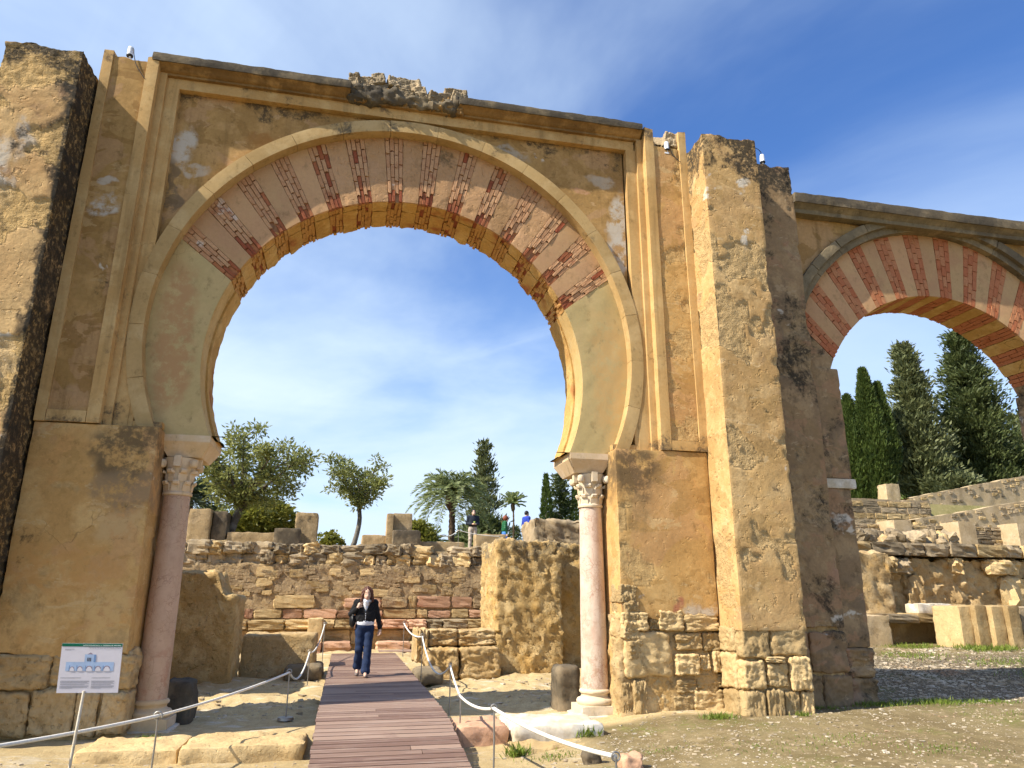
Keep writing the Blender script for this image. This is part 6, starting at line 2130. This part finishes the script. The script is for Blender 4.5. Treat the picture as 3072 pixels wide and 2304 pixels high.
for yy in (-0.03, 0.11):
    t = np.linspace(0, 1, 18)[:, None]
    P = bez(np.array([-0.235, yy, 1.07]), np.array([-0.225, yy * 0.6 - 0.02, 1.30]), np.array([-0.13, 0.0 + 0.02 * (yy > 0), 1.400]), 18)
    V, F = tube(P, 0.008, 6)
    mk('strap', V * WS + bo, F, M['leather'], bag)
V, N, F = rbox(-0.012, 0.012, -0.02, 0.02, -0.012, 0.012, 0.01, 0.004)
mk('buckle', V * WS + bo + WS * np.array([-0.238, -0.05, 1.10]), F, M['steel'], bag)


def dressed(loc, rotz, J, top, bottom, hair, label, kind, group='visitors on the terrace'):
    global res_body
    res_body = 0.012
    body = make_body(J)

    def ftop(p):
        t = smin(sd_ell(p, J['chest'], (0.195, 0.135, 0.225)), sd_ell(p, np.array(J['pelvis']) + np.array([0, 0, 0.09]), (0.180, 0.135, 0.15)), 0.1)
        t = smin(t, sd_cap(p, J['shl'], J['shr'], 0.078, 0.078), 0.06)
        t = np.maximum(t, J['hem'] - p[:, 2])
        for s in 'lr':
            e, w = np.array(J['el' + s]), np.array(J['wr' + s])
            t = smin(t, smin(sd_cap(p, J['sh' + s], e, 0.070, 0.058), sd_cap(p, e, e + (w - e) * 0.9, 0.058, 0.044), 0.02), 0.03)
        if kind == 'quilt':
            t = t + 0.008 * np.abs(np.sin(p[:, 2] * 38))
        return t

    def fbot(p):
        d = sd_ell(p, J['pelvis'], (0.165, 0.125, 0.15))
        for s in 'lr':
            k, a = np.array(J['kn' + s]), np.array(J['an' + s])
            d = smin(d, smin(sd_cap(p, J['hp' + s], k, 0.098, 0.072), sd_cap(p, k, a, 0.072, 0.066), 0.03), 0.03)
        return d + 0.004 * np.sin(p[:, 2] * 35)

    def fhair(p):
        hd = np.array(J['head'])
        d = sd_ell(p, hd + np.array([0, 0.018, 0.022]), (0.088, 0.104, 0.112) if kind != 'quilt' else (0.108, 0.118, 0.128))
        q = p - (hd + np.array([0, -0.085, -0.05]))
        return np.maximum(np.maximum(d, -(np.linalg.norm(q / np.array([0.066, 0.080, 0.075]), axis=1) - 1) * 0.07), hd[2] - (0.05 if kind != 'quilt' else 0.085) - p[:, 2])
    pts = [('body', body, 'skin', (-0.5, -0.5, -0.03), (0.5, 0.45, 1.85), 0.012), ('hair', fhair, hair, (-0.2, -0.25, 1.3), (0.2, 0.25, 1.95), 0.012),
           ('jacket', ftop, top, (-0.5, -0.5, 0.6), (0.5, 0.35, 1.62), 0.013), ('trousers', fbot, bottom, (-0.4, -0.4, 0.03), (0.4, 0.4, 1.08), 0.014)]
    for s in 'lr':
        a = np.array(J['an' + s])
        pts.append(('shoe', (lambda a: (lambda p: np.maximum(sd_cap(p, a + np.array([0, 0.02, -0.03]), a + np.array([0, -0.15, -0.045]), 0.05, 0.042), a[2] - 0.09 - p[:, 2])))(a), 'leather',
                    tuple(a + np.array([-0.1, -0.26, -0.14])), tuple(a + np.array([0.1, 0.14, 0.08])), 0.012))
    return person('person', loc, rotz, J, pts, label, 0.012, group)


def stand(**k):
    J = dict(head=(0, -0.03, 1.60), neck=(0, 0.01, 1.44), chest=(0, 0, 1.27), pelvis=(0, 0, 0.97), shl=(-0.185, 0, 1.40), shr=(0.185, 0, 1.40), ell=(-0.25, 0.02, 1.13), elr=(0.25, 0.02, 1.13),
             wrl=(-0.26, -0.05, 0.90), wrr=(0.26, -0.05, 0.90), hdl=(0, -0.1, -1), hdr=(0, -0.1, -1), cul=(1, 0, 0), cur=(-1, 0, 0), hpl=(-0.095, 0, 0.9), hpr=(0.095, 0, 0.9),
             knl=(-0.10, -0.02, 0.50), knr=(0.10, -0.02, 0.50), anl=(-0.11, 0.02, 0.09), anr=(0.11, 0.02, 0.09), hem=0.84)
    J.update(k)
    return J


zt = Hs(5.05, 30.5)
dressed((5.02, 30.5, zt), 0.0, stand(head=(0.02, -0.06, 1.60), tilt=0.35, chin=(0, -0.055, -0.062), nose=(0, -0.105, -0.045), ell=(-0.24, 0.02, 1.14), wrl=(-0.06, -0.22, 1.10), elr=(0.24, 0.02, 1.14), wrr=(0.10, -0.22, 1.10),
                                     hdl=(0.9, -0.4, 0), hdr=(-0.9, -0.4, 0), cul=(0, -0.3, 1), cur=(0, -0.3, 1)), 'navy', 'beige', 'hair_dark',
        'man in navy jacket and beige trousers standing with head bowed on the terrace', 'jacket')
ph = empty('phone', (5.04, 30.22, zt + 1.12), 'small yellow-green object held in the hands of the standing man', 'phone')
V, N, F = rbox(-0.035, 0.035, -0.010, 0.010, -0.05, 0.06, 0.05, 0.006)
mk('phone_case', V + np.array([5.04, 30.22, zt + 1.16]), F, M['yellow'], ph)
zt = Hs(6.5, 31)
dressed((6.50, 31.0, zt), math.pi / 2, stand(head=(0, -0.05, 1.49), neck=(0, 0.0, 1.34), chest=(0, 0, 1.18), pelvis=(0, 0, 0.90), shl=(-0.17, 0, 1.30), shr=(0.17, 0, 1.30), ell=(-0.22, 0.03, 1.05),
                                             elr=(0.22, 0.05, 1.05), wrl=(-0.22, -0.06, 0.84), wrr=(0.22, -0.03, 0.83), hpl=(-0.09, 0, 0.84), hpr=(0.09, 0, 0.84), knl=(-0.09, -0.12, 0.47), anl=(-0.09, -0.16, 0.09),
                                             knr=(0.09, 0.03, 0.47), anr=(0.09, 0.2, 0.12), hem=0.80), 'green', 'bluetr', 'hair_red', 'red-haired person in green quilted jacket and blue trousers walking right', 'quilt')
zt = Hs(7.48, 31)
dressed((7.46, 31.0, zt - 0.03), math.pi * 0.62, stand(), 'royal', 'navy', 'hair_dark', 'dark-haired man in royal blue sweater seen from behind', 'jacket')

# ------------------------------------------------------------------ rope barriers
def post(x, y, z0, z1, label, base=False, ring=True, r=0.009, ri=0.03):
    root = empty('rope_post', (x, y, z0), label, 'post', 'thin rope posts')
    V, F = tube(np.array([[x, y, z0 - 0.12], [x + 0.004, y, (z0 + z1) / 2], [x, y, z1]]), r, 8)
    mk('rod', V, F, M['steel'], root)
    if ring:
        t = np.linspace(0, 2 * math.pi, 20)
        V, F = tube(np.stack([x + ri * np.cos(t), np.full(20, y), z1 + ri * np.sin(t)], -1), 0.007, 6, False)
        mk('ring', V, F, M['steel'], root)
    if base:
        V, F = lathe([(0.0, z0 + 0.02), (0.10, z0 + 0.015), (0.105, z0 - 0.02)], x, y, 20)
        mk('foot_plate', V, F, M['steel'], root)
    return root


def rope(p0, p1, sag, label, r=0.014, n=28):
    p0, p1 = np.array(p0, float), np.array(p1, float)
    t = np.linspace(0, 1, n)[:, None]
    P = p0 + (p1 - p0) * t - np.array([0, 0, 1]) * sag * 4 * t * (1 - t)
    nn = 10
    V, F = tube(P, r, nn, True)
    o = mk('rope', V, F, M['rope'])
    return tag(o, label, 'rope', 'barrier ropes')


post(-1.72, 8.26, 0.0, 0.46, 'rope post in front of the left column base', ri=0.04)
post(-0.67, 10.69, 0.05, 0.62, 'rope post on a round foot in the shade left of the boardwalk', True)
post(-0.55, 13.7, 0.1, 0.66, 'rope post at the left edge of the boardwalk beside the low wall')
post(-0.44, 18.25, 0.2, 0.95, 'thin post beside the steps, left of the woman')
post(-3.25, 6.0, -0.05, 0.5, 'rope post outside the picture at lower left')
post(1.48, 7.52, -0.05, 0.55, 'nearest rope post right of the boardwalk, at the bottom edge')
post(1.45, 9.51, 0.05, 0.41, 'short second rope post right of the boardwalk')
post(1.51, 10.91, 0.1, 0.65, 'third rope post right of the boardwalk in the shade', ri=0.022)
post(1.40, 13.9, 0.15, 0.90, 'fourth rope post right of the boardwalk before the low wall')
post(1.42, 18.6, 0.2, 0.95, 'last rope post right of the boardwalk by the dark end board')
post(1.95, 5.4, -0.1, 0.5, 'rope post outside the picture at the bottom')
rope((-3.25, 6.0, 0.5), (-1.72, 8.26, 0.46), 0.03, 'grey-white rope rising from the lower left corner past the sign', 0.016)
rope((-1.72, 8.26, 0.46), (-0.67, 10.69, 0.61), 0.03, 'rope from the left column base to the round-footed post')
rope((-0.67, 10.69, 0.61), (-0.55, 13.7, 0.65), 0.22, 'short sagging rope beside the low wall')
rope((-0.55, 13.7, 0.65), (-0.44, 18.25, 0.94), 0.18, 'white rope climbing towards the steps on the left')
rope((1.95, 5.4, 0.5), (1.48, 7.52, 0.54), 0.05, 'white rope running off the bottom edge right of the boardwalk', 0.017)
rope((1.48, 7.52, 0.54), (1.45, 9.51, 0.41), 0.05, 'white rope between the two nearest posts right of the boardwalk', 0.015)
rope((1.45, 9.51, 0.41), (1.51, 10.91, 0.64), 0.03, 'short white rope rising to the third post right of the boardwalk')
rope((1.51, 10.91, 0.64), (1.40, 13.9, 0.88), 0.32, 'deeply sagging white rope in front of the low right wall')
rope((1.40, 13.9, 0.88), (1.42, 18.6, 0.94), 0.1, 'farthest white rope right of the boardwalk')
post(3.62, 25.0, 3.1, 3.75, 'thin post on the terrace under the feathery palm', ring=False)
post(5.1, 25.2, 3.1, 3.60, 'white post on the terrace right of the standing man', ring=False, r=0.02)
rope((3.62, 25.0, 3.74), (5.1, 25.2, 3.58), 0.05, 'rope on the terrace in front of the standing man', 0.014)
rope((3.62, 25.0, 3.74), (2.95, 24.6, 3.55), 0.12, 'rope on the terrace hanging left under the palm', 0.014)

# ------------------------------------------------------------------ information sign
SY = 7.35
sign = empty('information_sign', (-2.15, SY, 0.0), 'white information panel with green header on a thin post', 'sign')
M['paper'] = plain('printed_panel', (0.66, 0.62, 0.66), 0.5, var=0.03)
M['sgreen'] = plain('green_header', (0.0, 0.12, 0.065), 0.5, var=0.04)
M['ink'] = plain('grey_print', (0.30, 0.29, 0.33), 0.7, var=0.03)
M['inkd'] = plain('dark_print', (0.10, 0.10, 0.11), 0.7, var=0.03)
M['sblue'] = plain('pale_blue_print', (0.36, 0.47, 0.66), 0.6, var=0.12, bfreq=40)
M['sblue2'] = plain('blue_print', (0.16, 0.27, 0.48), 0.6, var=0.05)
M['smauve'] = plain('mauve_print', (0.30, 0.235, 0.29), 0.6, var=0.05)
PW, PH = 0.485, 0.405
pc = np.array([-2.13, SY, 0.985])
tiltz = 0.018


def onboard(u, v, off):
    """u, v from the lower left corner of the panel in fractions; returns a world point just in front of it"""
    x, z = (u - 0.5) * PW, (v - 0.5) * PH
    return np.array([pc[0] + x * math.cos(tiltz) + z * math.sin(tiltz) - 0.03 * z, pc[1] - off - 0.10 * z, pc[2] + z * math.cos(tiltz) - x * math.sin(tiltz)])


def flat(name, uv, off, mat, parent=sign, smooth=False):
    V = np.array([onboard(u, v, off) for u, v in uv])
    if len(uv) == 4:
        F = np.array([[0, 1, 2, 3]])
    else:
        F = np.array([[0, i, i + 1, 0] for i in range(1, len(uv) - 1)])
    return mk(name, V, F, mat, parent, smooth)


def rect(u0, u1, v0, v1):
    return [(u0, v0), (u1, v0), (u1, v1), (u0, v1)]


V = np.array([onboard(u, v, o) for o in (0.0, -0.008) for u, v in rect(0, 1, 0, 1)])
mk('panel', V, np.array([[0, 1, 2, 3], [7, 6, 5, 4], [0, 4, 5, 1], [1, 5, 6, 2], [2, 6, 7, 3], [3, 7, 4, 0]]), M['paper'], sign, False)
flat('header', rect(0.003, 0.997, 0.935, 0.998), 0.0015, M['sgreen'])
V, F = tube(np.array([[-2.155, SY + 0.02, 0.80], [-2.165, SY + 0.012, 0.45], [-2.18, SY, -0.15]]), 0.012, 10)
mk('post', V, F, M['stone_white'], sign)


def text(s, u, v, h, mat, align='RIGHT', name='lettering'):
    c = bpy.data.curves.new(name, 'FONT')
    c.body = s
    c.size = h
    c.align_x = align
    c.materials.append(mat)
    tmp = bpy.data.objects.new(name, c)
    me = bpy.data.meshes.new_from_object(tmp)
    bpy.data.objects.remove(tmp)
    o = bpy.data.objects.new(name, me)
    COL.objects.link(o)
    o.parent = sign
    o.location = Vector(onboard(u, v, 0.003)) - wloc(sign)
    o.rotation_euler = (math.pi / 2 - 0.10, tiltz, 0)
    return o


M['wtext'] = plain('white_print', (0.75, 0.8, 0.78), 0.6, var=0.02)
text('GRAN PÓRTICO Y PLAZA DE ARMAS', 0.975, 0.951, 0.0185, M['wtext'])
text('The Great Portico and the Parade Ground', 0.975, 0.900, 0.0150, M['inkd'])
flat('print_line', rect(0.06, 0.21, 0.875, 0.885), 0.0015, M['ink'])
flat('print_line', rect(0.06, 0.16, 0.858, 0.866), 0.0015, M['ink'])
for u0, u1 in ((0.04, 0.37), (0.545, 0.85)):
    flat('print_line', rect(u0, u1, 0.296, 0.304), 0.0015, M['inkd'])
for u0, w in ((0.04, 0.47), (0.545, 0.38)):
    for k, (v, f) in enumerate(((0.235, 1), (0.219, 1), (0.203, 0.94), (0.178, 1.0), (0.162, 0.85), (0.137, 1), (0.121, 1), (0.105, 0.95), (0.089, 0.45))):
        flat('print_line', rect(u0, u0 + w * f, v, v + 0.009), 0.0015, M['ink'])
draw = flat('drawing', rect(0.10, 0.885, 0.44, 0.62), 0.0015, M['sblue'])
flat('drawing_tower', rect(0.395, 0.57, 0.62, 0.775), 0.0015, M['sblue'], draw)
flat('drawing_tower_side', rect(0.545, 0.58, 0.62, 0.77), 0.002, M['sblue2'], draw)
flat('drawing_roof', [(0.43, 0.775), (0.53, 0.775), (0.485, 0.815)], 0.0015, M['smauve'], draw)
for k in range(3):
    flat('drawing_window', rect(0.437 + 0.024 * k, 0.453 + 0.024 * k, 0.635, 0.71), 0.0022, M['inkd'], draw)
for cx, r in ((0.205, 0.037), (0.335, 0.043), (0.485, 0.052), (0.63, 0.048), (0.775, 0.055)):
    n = 14
    ring = [(cx + r * math.cos(a) * 1.0, 0.49 + 0.9 * r * math.sin(a) * 1.2) for a in np.linspace(0, math.pi, n)]
    flat('drawing_arch', [(cx - r, 0.44)] + [(cx + r, 0.44)] + ring, 0.0022, M['smauve'], draw)
    ri = r * 0.66
    ring = [(cx + ri * math.cos(a), 0.49 + 0.9 * ri * math.sin(a) * 1.2) for a in np.linspace(0, math.pi, n)]
    flat('drawing_opening', [(cx - r * 1.0, 0.438), (cx + r * 1.0, 0.438), (cx + r, 0.485)] + ring + [(cx - r, 0.485)], 0.003, M['paper'], draw)
    flat('drawing_pier', rect(cx - r - 0.012, cx - r + 0.001, 0.44, 0.55), 0.0036, M['sblue2'], draw)

# ------------------------------------------------------------------ small white lamps on the wall tops
def lamp(x, y, z, label, cable, lean=0.0):
    r = empty('floodlight', (x, y, z), label, 'lamp', 'small white lamps on the wall tops')
    V, F = lathe([(0.0, z + 0.215), (0.02, z + 0.21), (0.035, z + 0.20), (0.040, z + 0.17), (0.043, z + 0.07), (0.045, z + 0.05), (0.030, z + 0.045), (0.0, z + 0.045)], x, y, 20)
    mk('lamp_body', V, F, M['white'], r)
    V, F = lathe([(0.046, z + 0.062), (0.048, z + 0.052), (0.046, z + 0.042), (0.0, z + 0.042)], x, y, 20)
    mk('lamp_rim', V, F, M['black'], r)
    V, N, F = rbox(x - 0.05, x + 0.035, y - 0.02, y + 0.02, z - 0.03, z + 0.005, 0.05, 0.008)
    mk('bracket', V, F, M['white'], r)
    V, F = tube(np.array([[x, y, z - 0.01], [x + 0.01, y, z + 0.03], [x, y, z + 0.05]]), 0.013, 8)
    mk('bracket_arm', V, F, M['white'], r)
    P = np.array(cable, float)
    t = np.linspace(0, 1, 16)
    s = np.linspace(0, 1, len(P))
    Pi = np.stack([np.interp(t, s, P[:, i]) for i in range(3)], -1)
    Pi[1:-1] = (Pi[:-2] + Pi[1:-1] + Pi[2:]) / 3
    V, F = tube(Pi, 0.006, 6)
    mk('cable', V, F, M['black'], r)
    return r


lamp(-3.63, 9.93, 9.20, 'small white lamp on the wall top left of the arch', [(-3.63, 9.93, 9.41), (-3.58, 9.9, 9.36), (-3.56, 9.87, 9.25), (-3.50, 9.86, 9.05), (-3.36, 9.86, 8.85)])
lamp(4.86, 9.90, 8.84, 'small white lamp in the broken notch right of the arch', [(4.86, 9.9, 9.05), (4.90, 9.88, 8.95), (4.95, 9.87, 8.78), (5.07, 9.85, 8.66)])
lamp(6.72, 9.98, 8.92, 'small white lamp with looped cable on the dark pier top', [(6.72, 9.98, 9.13), (6.70, 9.98, 9.2), (6.58, 9.95, 9.24), (6.45, 9.9, 9.12), (6.38, 9.88, 8.95)])
